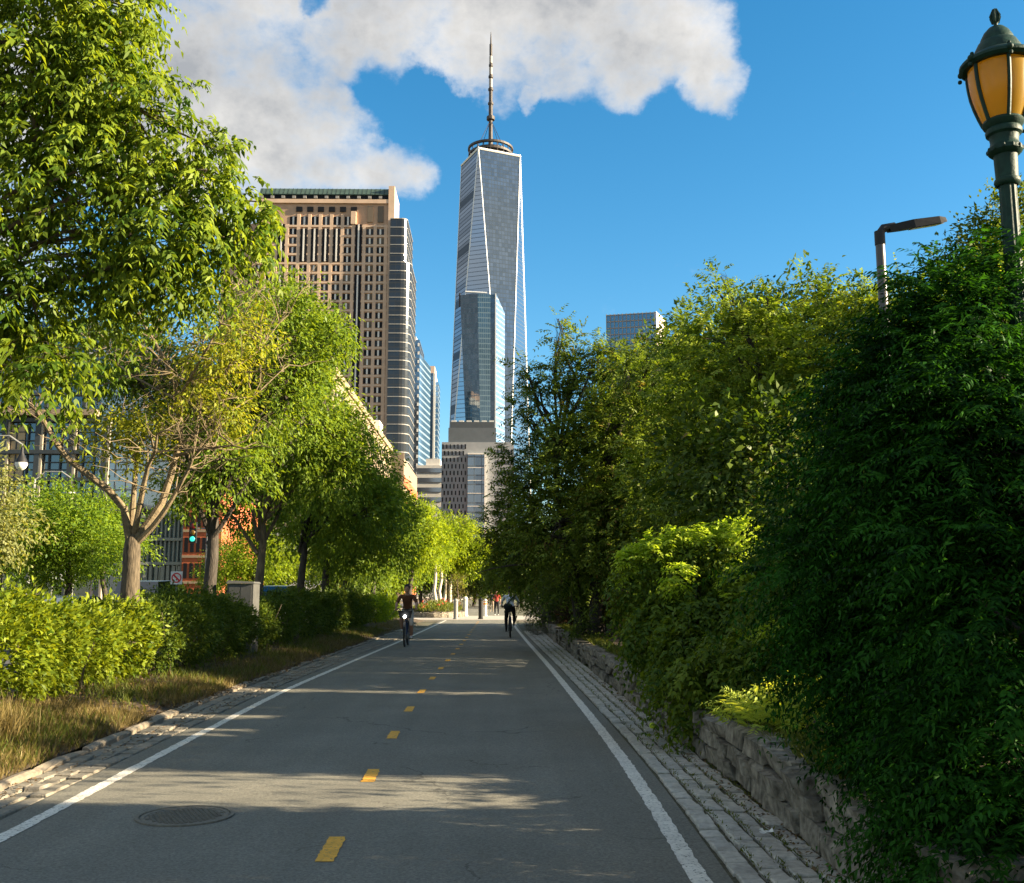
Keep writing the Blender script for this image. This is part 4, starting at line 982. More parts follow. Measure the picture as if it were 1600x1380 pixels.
frond_leaves('foliage', vb, C, O, T, 2, 4, .22, .085, .038, LM_vine2, g, droop=.9, out=.9, bias=(-.08, -.2, 0), tint0=.45, tvar=.4, keep=KG)
C, O, T = lobe_points(sunlit_new_growth, 2600, g, rough=.4)
frond_leaves('sunlit_new_growth', vb, C, O, T, 2, 4, .17, .07, .032, LM_sunlit, g, droop=.4, out=.8, rise=.5, tint0=.6, tvar=.4)  # bright leaves paint the sunlit top of the bush
mb = MB(); limbs(mb, [a], lob, g, .03, 5); mb.build('stems', BARK_D, vb)

# ferns and small weeds in the sun gap behind the wall
def fern(name, label, c, n, FL, seed, m=LM_fern, pairs=13, spread=.14, rise=1.7, L=.085):
    g = np.random.default_rng(seed); e = empty(name, c, label, 'fern')
    an = g.uniform(0, 6.28, n); O = np.stack([np.cos(an), np.sin(an), np.zeros(n)], 1)
    C = np.array(c)+O*g.uniform(0, spread, (n, 1))
    frond_leaves('fronds', e, C, O, np.zeros(n), 1, pairs, FL, L, L*.22, m, g, droop=.45, out=.7, rise=rise, tint0=.6, tvar=.3, splay=1.1, ndroop=.05)
    mb = MB(); mb.tube([(c[0], c[1], c[2]-.1), (c[0], c[1], c[2]+.06)], [.04, .02], 6); mb.build('crown_base', BARK_D, e)
for i, (px, py, Y, n, FL, lab) in enumerate(((1205, 1110, 8.2, 30, .75, 'bright sunlit fern arching over the stone wall'), (1262, 1095, 7.9, 22, .7, 'sunlit fern partly hidden by the dark feathery shrub'),
                                            (1168, 1105, 8.5, 16, .42, 'small fern left of the brightest fern'), (1235, 1060, 8.1, 16, .7, 'upright fern behind the brightest fern'))):
    c = P(px, py, Y); c[2] = .42; fern('fern', lab, c, n, FL, 90+i)

# near feathery shrub, in shade, filling the right edge
lob = PL((1340, 720, 6.6, .42), (1310, 900, 6.4, .46), (1425, 640, 6.3, .5), (1520, 560, 6.0, .46), (1600, 530, 6.0, .5), (1430, 800, 6, .55), (1560, 720, 5.6, .62), (1420, 1000, 6, .48), (1540, 950, 5.2, .62),
         (1385, 1090, 6.2, .34), (1480, 1170, 5.4, .40), (1490, 1260, 5.2, .24), (1580, 1200, 4.8, .52), (1590, 1330, 4.8, .38), (1440, 1180, 5.6, .24), (1245, 880, 6.8, .24), (1255, 800, 6.8, .22), (1300, 1010, 6.6, .30), (1450, 500, 6.2, .3), (1560, 460, 6.2, .3), (1500, 470, 6.3, .26))
lob += PL((1500, 1375, 4.65, .2), (1590, 1375, 4.4, .3), (1450, 1370, 5.0, .13), (1455, 1265, 5.2, .22), (1490, 1345, 4.9, .28), (1580, 1320, 4.7, .40), (1405, 1175, 5.8, .22), (1360, 1090, 6.3, .26), (1420, 1330, 5.0, .12), (1385, 620, 6.4, .36), (1400, 560, 6.4, .26), (1340, 640, 6.6, .26), (1440, 560, 6.2, .34), (1500, 640, 5.8, .5), (1480, 760, 5.6, .5))
back = [(np.array(c), r) for c, r in (((3.6, 6.2, 1.2), .75), ((3.9, 5.4, 2.1), .8), ((4.4, 6.2, 2.5), .7), ((3.5, 4.4, 1.1), .9), ((4.4, 4.3, 2.2), .9), ((5.2, 5.4, 2.8), .9), ((5.4, 6.2, 2.6), .7), ((3.4, 3.4, 1.2), .8), ((4.6, 3.2, 2.2), .9), ((6.2, 4.6, 3.0), 1.0), ((6.4, 6.0, 3.1), .8), ((3.2, 2.2, 1.4), .9), ((4.6, 1.8, 2.4), 1.0), ((4.2, 7.0, 1.6), .75), ((5.4, 6.9, 2.2), .85), ((3.4, 7.1, 1.0), .5), ((6.6, 6.8, 2.8), .85), ((4.8, 6.9, 3.0), .6), ((3.5, 6.9, 1.9), .5))]  # unseen rear lobes, shaped to shade the near path
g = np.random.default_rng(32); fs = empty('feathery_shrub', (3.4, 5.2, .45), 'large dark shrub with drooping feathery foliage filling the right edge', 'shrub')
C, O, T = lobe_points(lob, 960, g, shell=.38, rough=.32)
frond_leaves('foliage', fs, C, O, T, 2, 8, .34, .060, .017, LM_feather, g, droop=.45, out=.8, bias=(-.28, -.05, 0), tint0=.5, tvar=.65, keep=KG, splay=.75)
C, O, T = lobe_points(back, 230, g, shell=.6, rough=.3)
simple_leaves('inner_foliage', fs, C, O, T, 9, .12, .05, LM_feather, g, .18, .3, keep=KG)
lob = lob + back
mb = MB(); limbs(mb, [np.array([3.3, 5.2, .4]), np.array([4.2, 4.6, .4]), np.array([3.6, 6.0, .4])], lob, g, .035, 5); mb.build('stems', BARK_D, fs)

# ---------------- left side ---------------------------------------------------
# big ash that leans in from the left
lob = PL((60, 120, 10.5, 1.15), (165, 110, 10.5, .75), (225, 215, 10.5, .62), (320, 300, 10.5, .62), (120, 300, 10.5, 1.0), (250, 370, 10.5, .8), (375, 370, 10.8, .38), (20, 470, 10.4, .68), (50, 585, 10, .42),
         (345, 235, 10.5, .26), (170, 455, 11, .6), (-140, 300, 10.5, 1.4), (-120, 40, 10.5, 1.3), (90, -60, 10.5, 1.1), (-50, -250, 10.5, 1.4), (180, 20, 10.5, .5), (300, 420, 10.8, .45), (-80, 520, 10.2, .8), (400, 320, 10.7, .18), (110, 560, 10.2, .22))
tb = P(-190, 1000, 10.8); tb[2] = .2
g = np.random.default_rng(41)
def ash_limbs(mb, g):
    for pl, r in (([(-180, 470), (-60, 300), (0, 245), (60, 215), (120, 190), (165, 172), (230, 150)], .075), ([(-170, 560), (-60, 490), (0, 470), (45, 455), (90, 440), (160, 420), (240, 400)], .07),
                  ([(60, 215), (45, 150), (55, 90), (60, 40)], .035), ([(120, 190), (190, 240), (260, 270), (330, 280)], .03), ([(0, 330), (70, 325), (130, 350)], .03), ([(160, 420), (260, 400), (350, 370)], .02),
                  ([(50, 450), (60, 520), (50, 590)], .02), ([(165, 172), (180, 100), (190, 40)], .022)):
        pts = [P(x, y, 10.5+.15*math.sin(x)) for x, y in pl]; n = len(pts); mb.tube(pts, [r*(1-.72*i/(n-1)) for i in range(n)], 7)
tree('ash_tree', 'large sunlit ash tree with drooping leaves leaning in from the left edge', 'tree', tb,
     [(bend(tb, P(-180, 500, 10.6), g, 6), [.27, .24, .22, .2, .18, .16, .14]), (bend(P(-180, 500, 10.6), P(-120, 0, 10.5), g, 5), [.14, .12, .1, .08, .07, .05])],
     lob, LM_ash, None, BARK, 41, dens=320, r0=.045, twigs=8, extra=ash_limbs, frond=dict(f=2, pairs=4, FL=.27, L=.13, W=.042, droop=.8, out=.75, ndroop=.55), tint0=.48, tvar=.55, rough=.42, shell=.5)

# thinning tree with bare twigs behind the first hedge
Yt = 17.0
tb = P(205, 945, Yt); tb[2] = .2
Q = lambda *pp, dy=0: [P(x, y, Yt+dy) for x, y in pp]
t2 = empty('thinning_tree', tb, 'half bare tree with pale forked limbs behind the bright hedge', 'tree')
mb = MB(); mb.tube([tb] + Q((203, 930), (205, 890), (206, 862), (207, 846), (208, 836)), [.2, .155, .14, .14, .12, .07], 12); mb.build('trunk', BARK_M, t2, smooth=True)
g = np.random.default_rng(51); mb = MB()
def limb(pts, r, dy=0): 
    r *= .82; q = Q(*pts, dy=0); n = len(q); q = [p+np.array([0, dy*i/(n-1), 0]) for i, p in enumerate(q)]
    mb.tube(q, [r*(1-.65*i/(n-1)) for i in range(n)], 8); return q
tips = []
tips += limb([(203, 850), (196, 795), (172, 765), (150, 748), (118, 722), (104, 702), (88, 670), (76, 648), (55, 630), (30, 600)], .085, -.6)[5:]
tips += limb([(204, 850), (205, 790), (206, 740), (207, 715), (190, 690), (180, 660)], .07, .4)[3:]
tips += limb([(210, 835), (222, 800), (235, 760), (246, 735), (262, 715), (270, 690)], .07, -.8)[3:]
tips += limb([(212, 842), (232, 815), (250, 785), (262, 745), (268, 715), (275, 690), (274, 660), (272, 622), (262, 590), (248, 558), (225, 520), (200, 480)], .085, .5)[5:]
tips += limb([(272, 622), (240, 605), (195, 580), (160, 555), (125, 533)], .03, .9)[1:]
tips += limb([(212, 850), (240, 825), (262, 800), (280, 775), (305, 735), (312, 722)], .07, -.4)[3:]
tips += limb([(275, 712), (305, 706), (340, 702), (372, 700)], .04, -.3)[1:]
tips += limb([(268, 640), (300, 600), (330, 560), (360, 520), (375, 480)], .035, -.8)[1:]
tips += limb([(300, 600), (350, 580), (395, 540), (425, 490)], .028, .6)[1:]
tips += limb([(290, 690), (330, 650), (380, 610), (420, 560)], .03, 1.0)[1:]
for p in tips:                           # bare twigs
    for _ in range(5):
        q = p + unit(g.normal(0, 1, 3)*[1, .8, .6]+[.25, 0, .75])*g.uniform(.4, 1.3); pl = bend(p, q, g, 4, 0, .12)
        mb.tube(pl, [.012, .010, .008, .006, .003], 4, cap=False)
        for _ in range(2): mb.tube(bend(pl[g.integers(1, 4)], q+g.normal(0, .25, 3), g, 3, 0, .15), [.006, .005, .004, .002], 3, cap=False)
mb.build('branches', mat('pale_twig', (0.17, 0.13, 0.075), 0.9, 0.3, 14, 0.6, 40), t2, smooth=True)
lob = PL((160, 690, Yt, .45), (195, 660, Yt, .35), (225, 690, Yt, .4), (215, 725, Yt, .22), (300, 605, Yt, .45), (130, 660, Yt, .2), (250, 650, Yt, .35), (340, 560, Yt, .6), (390, 520, Yt, .5), (360, 640, Yt, .5))
C, O, T = lobe_points(lob, 420, g, rough=.4)
simple_leaves('crown', t2, C, O, T, 8, .095, .04, LM_sparse, g, .14, .5, tvar=.35)

# the street-side row
ROW = [(328, 22.6, .17, 'dark trunked tree third along the left row', [(400, 520, 1.35), (478, 530, .8), (330, 600, 1.25), (420, 620, 1.35), (262, 640, 1.1), (350, 710, 1.1), (500, 585, .5), (440, 460, .5), (170, 560, 1.2), (230, 560, 1.0), (520, 520, .42), (290, 760, .8), (500, 525, .7), (475, 480, .55), (540, 545, .3)], LM_row, .10, 330),
       (405, 27, .14, 'pale forked tree beside the grey cabinet on the left', [(470, 670, 1.5), (528, 668, .7), (430, 730, 1.3), (530, 725, 1.1), (375, 780, .9), (480, 600, .8), (535, 650, .45)], LM_row, .11, 300),
       (470, 33, .15, 'tree behind the low hedge, fifth along the left row', [(520, 745, 1.6), (568, 728, 1.0), (470, 790, 1.6), (570, 800, 1.4), (598, 778, .6), (540, 680, .7)], LM_row, .12, 270),
       (508, 38, .17, 'dark trunked tree, sixth along the left row', [(578, 778, 1.2), (545, 825, 1.6), (605, 825, 1.3), (500, 820, 1.4)], LM_row, .13, 250),
       (537, 43, .15, 'slim trunked tree, seventh along the left row', [(565, 850, 1.5), (612, 850, 1.2), (590, 800, 1.4), (530, 840, 1.4)], LM_row, .13, 230),
       (582, 52, .15, 'small tree just left of the approaching cyclist', [(600, 850, 1.6), (570, 860, 1.4), (620, 825, 1.4), (600, 800, 1.3)], LM_row, .14, 200),
       (640, 60, .2, 'bright lime green tree with dark trunk above the approaching cyclist', [(655, 830, 1.5), (645, 860, 1.4), (670, 850, 1.1), (640, 805, .9), (665, 800, .5), (620, 855, 1.0)], LM_yel, .16, 230),
       (700, 80, .2, 'lime green tree at the far end of the left row', [(712, 848, 2.0), (738, 858, 1.5), (690, 850, 1.8), (730, 880, 1.2), (702, 880, 1.2), (752, 866, .8)], LM_yel, .2, 170)]
def darklimbs(px, Y):
    def f(mb, g):
        for _ in range(4):
            s = P(px+g.uniform(-4, 4)*20/Y, 860+g.uniform(-30, 10)*22/Y, Y); mb.tube(bend(s, s+np.array([g.uniform(-1.6, 1.6), g.uniform(-.8, .8), g.uniform(1.2, 2.2)]), g, 5, .05), [.06, .05, .045, .04, .03, .02], 6)
    return f
for i, (px, Y, r, lab, lb, m, L, dens) in enumerate(ROW):
    lo = PL(*[(x, y_, Y+((k*37) % 5-2)*.35, rr) for k, (x, y_, rr) in enumerate(lb)])
    a, pts, rad = trunk_line(px, Y, 930, 928-(928-760)*22.6/Y*.8, r, 6*22/Y, z0=.1 if Y < 58 else 0)
    tree('street_tree', lab, 'tree', a, [(pts, rad)], lo, m, dict(k=15, L=L*1.25, W=L*.5, spread=.15*(1+Y/60), droop=.45, out=.6), BARK if px == 405 else BARK_D, 100+i, dens=dens*.66, group='trees along the left of the path', tint0=.5, rough=.38,
         extra=darklimbs(px, Y), twigs=7 if Y < 45 else 3)
# pale forks of the tree by the cabinet
# trees in the street's median and beyond
MED = [(-40, 36, 2.0, 800, 'pale leafed street tree at the far left behind bright hedge', leaf_mat('pale_leaf', (0.13, 0.16, 0.05), (0.30, 0.31, 0.12), 0.4), 3),
       (110, 40, 2.1, 835, 'bushy bright green tree across the street behind bright hedge', LM_vine, 4), (60, 46, 2.2, 830, 'bright green tree behind the bushy tree across the street', LM_vine, 5), (165, 52, 2.2, 835, 'small green tree left of the half bare tree trunk', LM_vine, 6),
       (398, 66, 2.2, 868, 'low sunlit tree across the street near the grey cabinet', LM_yel, 7), (450, 80, 2.3, 880, 'small sunlit street tree seen past the low hedges', LM_yel, 8), (355, 75, 2.0, 880, 'green street tree right of the orange brick building', LM_vine, 9)]
for i, (px, Y, r, py, lab, m, sd_) in enumerate(MED):
    a = P(px, 930, Y); a[2] = .05
    lo = PL((px, py, Y, r*.8), (px-45*40/Y, py+30*40/Y, Y, r*.6), (px+45*40/Y, py+25*40/Y, Y, r*.6), (px+10, py-45*40/Y, Y, r*.55), (px-20, py+45*40/Y, Y, r*.6))
    tree('street_tree', lab, 'tree', a, [(bend(a, P(px, py, Y), rng, 4), [.16, .14, .12, .1, .07])], lo, m, dict(k=9, L=.17, W=.08, spread=.3, droop=.35), BARK_D, 200+sd_, dens=150, twigs=4, group='trees across the street')
# woodland that closes the end of the path
FAR = [(705, 120, 885, 3.0), (740, 130, 895, 3.0), (775, 125, 885, 3.2), (815, 120, 880, 3.5), (660, 110, 880, 3.0), (620, 100, 875, 3.0), (850, 110, 875, 3.5), (575, 95, 885, 2.6), (530, 90, 885, 2.6)]
for i, (px, Y, py, r) in enumerate(FAR):
    a = P(px, 928, Y); a[2] = -.1
    lo = PL((px, py, Y, r), (px+25, py+10, Y, r*.8), (px-25, py+8, Y, r*.8), (px, py-25, Y, r*.7))
    tree('background_tree', ['shaded tree closing the view beyond the bollards', 'far tree right of the bollards', 'far tree above the pedestrian', 'far dark tree behind the departing cyclist', 'far tree behind the pale trunked grove', 'far tree behind the approaching cyclist',
          'far dark tree to the right of the departing cyclist', 'far tree behind the sixth tree of the left row', 'far tree behind the fifth tree of the left row'][i], 'tree', a,
         [(bend(a, P(px, py, Y), rng, 3), [.25, .2, .16, .1])], lo, LM_row if i % 2 else LM_rightd, dict(k=8, L=.3, W=.15, spread=.5, droop=.3), BARK_D, 300+i, dens=75, twigs=2, group='trees beyond the crossing')
# pale trunked grove past the crossing
for i, (px, Y) in enumerate(((679, 74), (687, 78), (694, 83), (703, 80))):
    a = P(px, 930, Y); a[2] = 0; b2 = P(px+2, 886, Y)
    lab = ['leftmost', 'second', 'third', 'rightmost'][i] + ' of the four sunlit pale trunked saplings past the crossing'
    tree('pale_sapling', lab, 'tree', a, [(bend(a, b2, rng, 4), [.17, .15, .13, .11, .09])], [(b2+[0, 0, .8], 1.2), (b2+[.5, 0, 1.4], .9)], LM_yel, dict(k=7, L=.18, W=.09, spread=.35, droop=.3), BARK_W, 330+i, dens=110, twigs=3, group='pale trunked saplings')
c = P(714, 925, 70); a = c.copy(); a[2] = 0
tree('young_tree', 'small loose leaved young tree beside the left bollard', 'tree', a, [(bend(a, c+[0, 0, .8], rng, 4), [.05, .045, .04, .03, .02])], [(c+[0, 0, -.2], (.75, .75, 1.0)), (c+[.1, 0, .8], .6)], leaf_mat('olive_leaf', (0.09, 0.09, 0.03), (0.22, 0.2, 0.07), 0.35), dict(k=7, L=.12, W=.05, spread=.25, droop=.2), BARK, 340, dens=150, twigs=4)

# hedges on the left bank
def hedge(label, y0, y1, x0, x1, z1, m, seed, dens=900, L=.06, stems=True, z0=.35):
    g = np.random.default_rng(seed); e = empty('hedge', ((x0+x1)/2, (y0+y1)/2, .2), label, 'hedge', 'hedges on the left bank')
    sz = np.array([x1-x0, y1-y0, z1-z0]); area = [sz[1]*sz[2]*2, sz[0]*sz[2]*2, sz[0]*sz[1]]; n = int(dens*sum(area)*.5)
    f = g.choice(3, n, p=np.array(area)/sum(area)); u = g.uniform(-1, 1, (n, 3)); dpt = 1-np.abs(g.normal(0, .28, n))
    for k in range(3):
        s = f == k; u[s, k] = np.where(g.uniform(size=s.sum()) < (.75 if k == 0 else .5), 1, -1)*dpt[s]
        if k == 2: u[s, 2] = np.abs(u[s, 2])
    # rounded, uneven outline
    O = unit(u*np.array([1, .5, 1])+g.normal(0, .2, (n, 3)))
    p = np.array([(x0+x1)/2, (y0+y1)/2, (z0+z1)/2])+u*sz/2
    w = .13*np.sin(p[:, 1]*2.1+seed)+.09*np.sin(p[:, 1]*5.3+p[:, 2]*3)+.06*np.sin(p[:, 2]*6+seed)
    p[:, 0] += w+(-(np.maximum(p[:, 2]-z1+.3, 0))*.5)*np.sign(u[:, 0]); p[:, 2] += (.09*np.sin(p[:, 1]*3.7+seed)+.07*np.sin(p[:, 1]*8.1)+g.normal(0, .05, n))*(u[:, 2] > .5)
    endd = np.minimum(p[:, 1]-y0, y1-p[:, 1]); p[:, 2] -= np.maximum(.5-endd, 0)*.55*(p[:, 2]-z0)+.10*(1+np.sin(p[:, 1]*1.35+seed*2))*(p[:, 2]-z0)
    p[:, 0] -= np.maximum(.35-(p[:, 2]-z0), 0)*.6*np.sign(u[:, 0])
    hv = np.sin(p[:, 1]*7.3+seed)*np.sin(p[:, 2]*9.1+1.3*seed)+np.sin(p[:, 1]*17+p[:, 2]*11)*.6; kp = hv < .75; p, O = p[kp], O[kp]; n = len(p)
    simple_leaves('foliage', e, p, O, np.zeros(n), 5, L, L*.52, m, g, .07, .0, out=.7, tvar=.4)
    mb = MB()
    for k in range(int((y1-y0)*5)):
        b = np.array([g.uniform(x0+.2, x1-.2), g.uniform(y0+.1, y1-.1), .15]); mb.tube(bend(b, b+[g.normal(0, .25), g.normal(0, .2), g.uniform(.7, z1-.3)], g, 4), [.018, .015, .012, .01, .006], 5)
    tag(mb.build('stems', BARK, e), kind='stuff')
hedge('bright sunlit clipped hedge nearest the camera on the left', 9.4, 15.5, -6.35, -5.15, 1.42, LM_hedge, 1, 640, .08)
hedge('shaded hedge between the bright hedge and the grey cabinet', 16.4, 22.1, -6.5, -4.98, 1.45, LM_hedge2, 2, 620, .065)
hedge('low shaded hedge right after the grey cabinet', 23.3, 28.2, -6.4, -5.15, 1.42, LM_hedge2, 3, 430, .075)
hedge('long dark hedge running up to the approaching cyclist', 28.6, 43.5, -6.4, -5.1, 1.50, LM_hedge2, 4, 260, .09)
hedge('short far hedge with a sunlit lime top behind the approaching cyclist', 45, 53, -6.5, -4.9, 1.30, LM_yel, 5, 200, .10)

# grasses, weeds and litter on the bank
def blades(name, label, pts, h, w, m, seed, lean=.45, cat='grass', dirs=None):
    g = np.random.default_rng(seed); n = len(pts)
    an = g.uniform(0, 6.28, n); d = np.stack([np.cos(an)*lean, np.sin(an)*lean, np.ones(n)], 1)+g.normal(0, .15, (n, 3))
    nr = np.stack([np.cos(an), np.sin(an), np.zeros(n)], 1)+g.normal(0, .5, (n, 3))
    V, F = leaves_vf(pts, d, nr, h*g.uniform(.4, 1.3, n), w*g.uniform(.7, 1.3, n), .1, -.12)
    return tag(link(name, mesh_np(name, V, F, m, tint=np.clip(g.normal(.5, .25, n), 0, 1))), label, cat, kind='stuff')
def bank_pts(n, seed, ya, yb, xa, xb, clump=.25, nc=None):
    g = np.random.default_rng(seed); nc = nc or n//40
    cy_ = ya+(yb-ya)*g.uniform(0, 1, nc)**1.25; cx_ = g.uniform(xa, xb, nc); k = g.integers(0, nc, n)
    p = np.stack([cx_[k]+g.normal(0, clump*.55, n), cy_[k]+g.normal(0, clump, n), np.zeros(n)], 1)
    p = p[(p[:, 0] < np.interp(p[:, 1], [0, 6, 9, 14, 20, 60], [-3.90, -3.90, -3.95, -4.15, -4.15, -3.87])) & (p[:, 0] > -5.8)]
    p[:, 2] = [bank_z(a_, b_) - .01 for a_, b_ in p[:, :2]]; return p
blades('grass', 'straw coloured dry grass growing along the left kerb', np.concatenate([bank_pts(21000, 1, 7, 12.5, -5.3, -3.95), bank_pts(16000, 2, 14, 30, -4.9, -4.0), bank_pts(9000, 3, 28, 52, -5, -3.95)]), .13, .008, LM_grass, 1)
blades('grass', 'green grass tufts on the left bank below the hedges', np.concatenate([bank_pts(6000, 5, 6, 11.5, -5.5, -4.1), bank_pts(7000, 6, 13, 40, -5.4, -4.2)]), .17, .012, LM_grassg, 2)
blades('grass', 'tall seeding grass at the lower left edge', bank_pts(4200, 7, 8.6, 10.2, -5.2, -4.5, .16, 26), .36, .010, LM_grass, 3, .3)
g = np.random.default_rng(8)
def litter(name, label, n, ya, yb, xa, xb, zf, seed, size=.045, m=LM_litter):
    g = np.random.default_rng(seed); p = np.stack([g.uniform(xa, xb, n), ya+(yb-ya)*g.uniform(0, 1, n)**1.3, np.zeros(n)], 1); p[:, 2] = [zf(a_, b_) for a_, b_ in p[:, :2]]
    an = g.uniform(0, 6.28, n); d = np.stack([np.cos(an), np.sin(an), g.normal(.1, .25, n)], 1)
    V, F = leaves_vf(p, d, UP+g.normal(0, .35, (n, 3)), size*g.uniform(.6, 1.4, n), size*.6*g.uniform(.6, 1.3, n), .15, .2)
    return tag(link(name, mesh_np(name, V, F, m, tint=np.clip(g.normal(.45, .3, n), 0, 1))), label, 'leaf litter', kind='stuff')
litter('leaf_litter', 'brown fallen leaves on the mulch of the left bank', 14000, 6, 34, -5.6, -4.0, lambda a_, b_: bank_z(a_, b_)+.02, 1)
litter('leaf_litter', 'brown crumbs and leaves at the foot of the stone wall', 900, 4.5, 20, 1.72, 1.92, lambda a_, b_: .022, 2, .03)
litter('leaf_litter', 'dry leaves lying along the foot of the left kerb', 500, 6, 24, -3.8, -3.55, lambda a_, b_: .02, 4, .035)
p = []
for _ in range(5200):
    yy = 4.6+30*g.uniform()**2; a_ = xr(yy)+.22; c_ = g.integers(1, 5); p.append((a_+(1.90-a_)/4*c_+g.normal(0, .012), yy, .0))
blades('moss_tufts', 'green weeds growing in the joints of the right hand setts', np.array(p), .035, .008, LM_grassg, 9, .8, 'weeds')
g = np.random.default_rng(12)
wp = np.stack([g.uniform(2.1, 2.5, 5000), g.uniform(7, 36, 5000), np.full(5000, .40)], 1)
wp = np.concatenate([wp, np.stack([g.uniform(2.02, 2.4, 2600), g.uniform(6.2, 11, 2600), np.full(2600, .40)], 1)])
blades('wall_weeds', 'low green weeds along the top of the stone wall', wp, .14, .016, LM_grassg, 10, .7, 'weeds')

# ================================================================ street furniture
M_lamp = mat('lamp_green_paint', (0.010, 0.034, 0.024), 0.55, 0.3, 20, 0.15, 60, spec=0.2)
M_pole = mat('dark_bronze_paint', (0.014, 0.013, 0.013), 0.5, 0.2, 20, spec=0.25)
M_black = mat('black_rubber', (0.012, 0.012, 0.013), 0.6, 0.2, 30)
M_grey = mat('grey_metal', (0.22, 0.22, 0.21), 0.6, 0.12, 6, 0.1)
def amber():
    m = bpy.data.materials.new('amber_lantern_glass'); m.use_nodes = True; t = m.node_tree; t.nodes.clear()
    d = t.nodes.new('ShaderNodeBsdfPrincipled'); d.inputs['Base Color'].default_value = (0.42, 0.25, 0.018, 1); d.inputs['Roughness'].default_value = .22
    tr = t.nodes.new('ShaderNodeBsdfTranslucent'); tr.inputs[0].default_value = (0.62, 0.38, 0.03, 1)
    no = t.nodes.new('ShaderNodeTexNoise'); no.inputs['Scale'].default_value = 5
    mr = t.nodes.new('ShaderNodeMapRange'); t.links.new(no.outputs[0], mr.inputs[0]); mr.inputs[3].default_value = .45; mr.inputs[4].default_value = .6
    x = t.nodes.new('ShaderNodeMixShader'); t.links.new(mr.outputs[0], x.inputs[0]); t.links.new(d.outputs[0], x.inputs[1]); t.links.new(tr.outputs[0], x.inputs[2])
    o = t.nodes.new('ShaderNodeOutputMaterial'); t.links.new(x.outputs[0], o.inputs[0]); return m
Yl = 6.0
lc = P(1564, 150, Yl); LX = lc[0]; k_ = 6.38/1600          # metres per photo pixel at the lantern
lz = lambda py: P(1564, py, Yl)[2]
lp = empty('ornate_lamp_post', (LX, Yl, .45), 'dark green ornate lamp post with amber glass lantern at upper right', 'street lamp')
mb = MB(); mb.lathe([(0, lz(14)), (3*k_, lz(15)), (5.5*k_, lz(22)), (6.5*k_, lz(29)), (4.5*k_, lz(36)), (3.2*k_, lz(38)), (3*k_, lz(41)), (7*k_, lz(43))], (LX, Yl, 0), 16)
for q in range(6):
    a = q*math.pi/3; mb.tube([(LX+5*k_*math.cos(a), Yl+5*k_*math.sin(a), lz(36)), (LX+8*k_*math.cos(a), Yl+8*k_*math.sin(a), lz(27)), (LX+3*k_*math.cos(a), Yl+3*k_*math.sin(a), lz(15))], [1.6*k_, 1.8*k_, .8*k_], 5)
mb.build('finial', M_lamp, lp, smooth=True)
mb = MB(); mb.lathe([(5*k_, lz(42)), (12*k_, lz(45)), (19*k_, lz(52)), (24*k_, lz(61)), (25.5*k_, lz(67)), (29*k_, lz(69)), (31*k_, lz(73)), (35*k_, lz(80)), (37.5*k_, lz(87)), (41*k_, lz(89)), (47*k_, lz(92)), (55*k_, lz(97)), (58*k_, lz(100)), (58*k_, lz(104)), (53*k_, lz(108)), (46*k_, lz(108)), (0, lz(107))], (LX, Yl, 0), 40)
cap = mb.build('lantern_cap', M_lamp, lp, smooth=True)
gp = [(47, 107), (47.5, 115), (46.5, 128), (44, 145), (39.5, 162), (34, 178), (28.5, 192)]
am = amber(); MB().lathe([((r-1.2)*k_, lz(y_)) for r, y_ in gp], (LX, Yl, 0), 48).build('lantern_glass', am, lp, smooth=True)
for q in range(6):
    a = q*math.pi/3 + R(-100)
    pts = [(LX+(r+.6)*k_*math.cos(a), Yl+(r+.6)*k_*math.sin(a), lz(y_)) for r, y_ in gp]
    MB().tube(pts, [3.0*k_]*len(pts), 6).build('lantern_rib', M_lamp, lp, smooth=True)
    b_ = MB(); bx_, by_ = LX+57*k_*math.cos(a), Yl+57*k_*math.sin(a)
    b_.ball((bx_, by_, lz(101)), 5.2*k_, 10); b_.ball((bx_+2*k_*math.cos(a), by_+2*k_*math.sin(a), lz(111)), 3.6*k_, 8); b_.ball((bx_-3*k_*math.cos(a), by_-3*k_*math.sin(a), lz(94)), 3.2*k_, 8)
    b_.build('scroll_ornament', M_lamp, lp, smooth=True)
mb = MB(); mb.lathe([(0, lz(190)), (29*k_, lz(190)), (31*k_, lz(194)), (29*k_, lz(198)), (25*k_, lz(202)), (27*k_, lz(206)), (26*k_, lz(211)), (22*k_, lz(214)), (20.5*k_, lz(222)), (22*k_, lz(229)), (25*k_, lz(232)), (25.5*k_, lz(238)), (22*k_, lz(242)), (17.5*k_, lz(244)), (16.5*k_, lz(280)), (18.5*k_, lz(281)), (19.5*k_, lz(285)), (18*k_, lz(289)), (15*k_, lz(291))], (LX, Yl, 0), 32)
mb.build('capital', M_lamp, lp, smooth=True)
for q in range(12):
    a = q*math.pi/6; MB().ball((LX+25*k_*math.cos(a), Yl+25*k_*math.sin(a), lz(235)), (2.6*k_, 2.6*k_, 4*k_), 8).build('bead', M_lamp, lp, smooth=True)
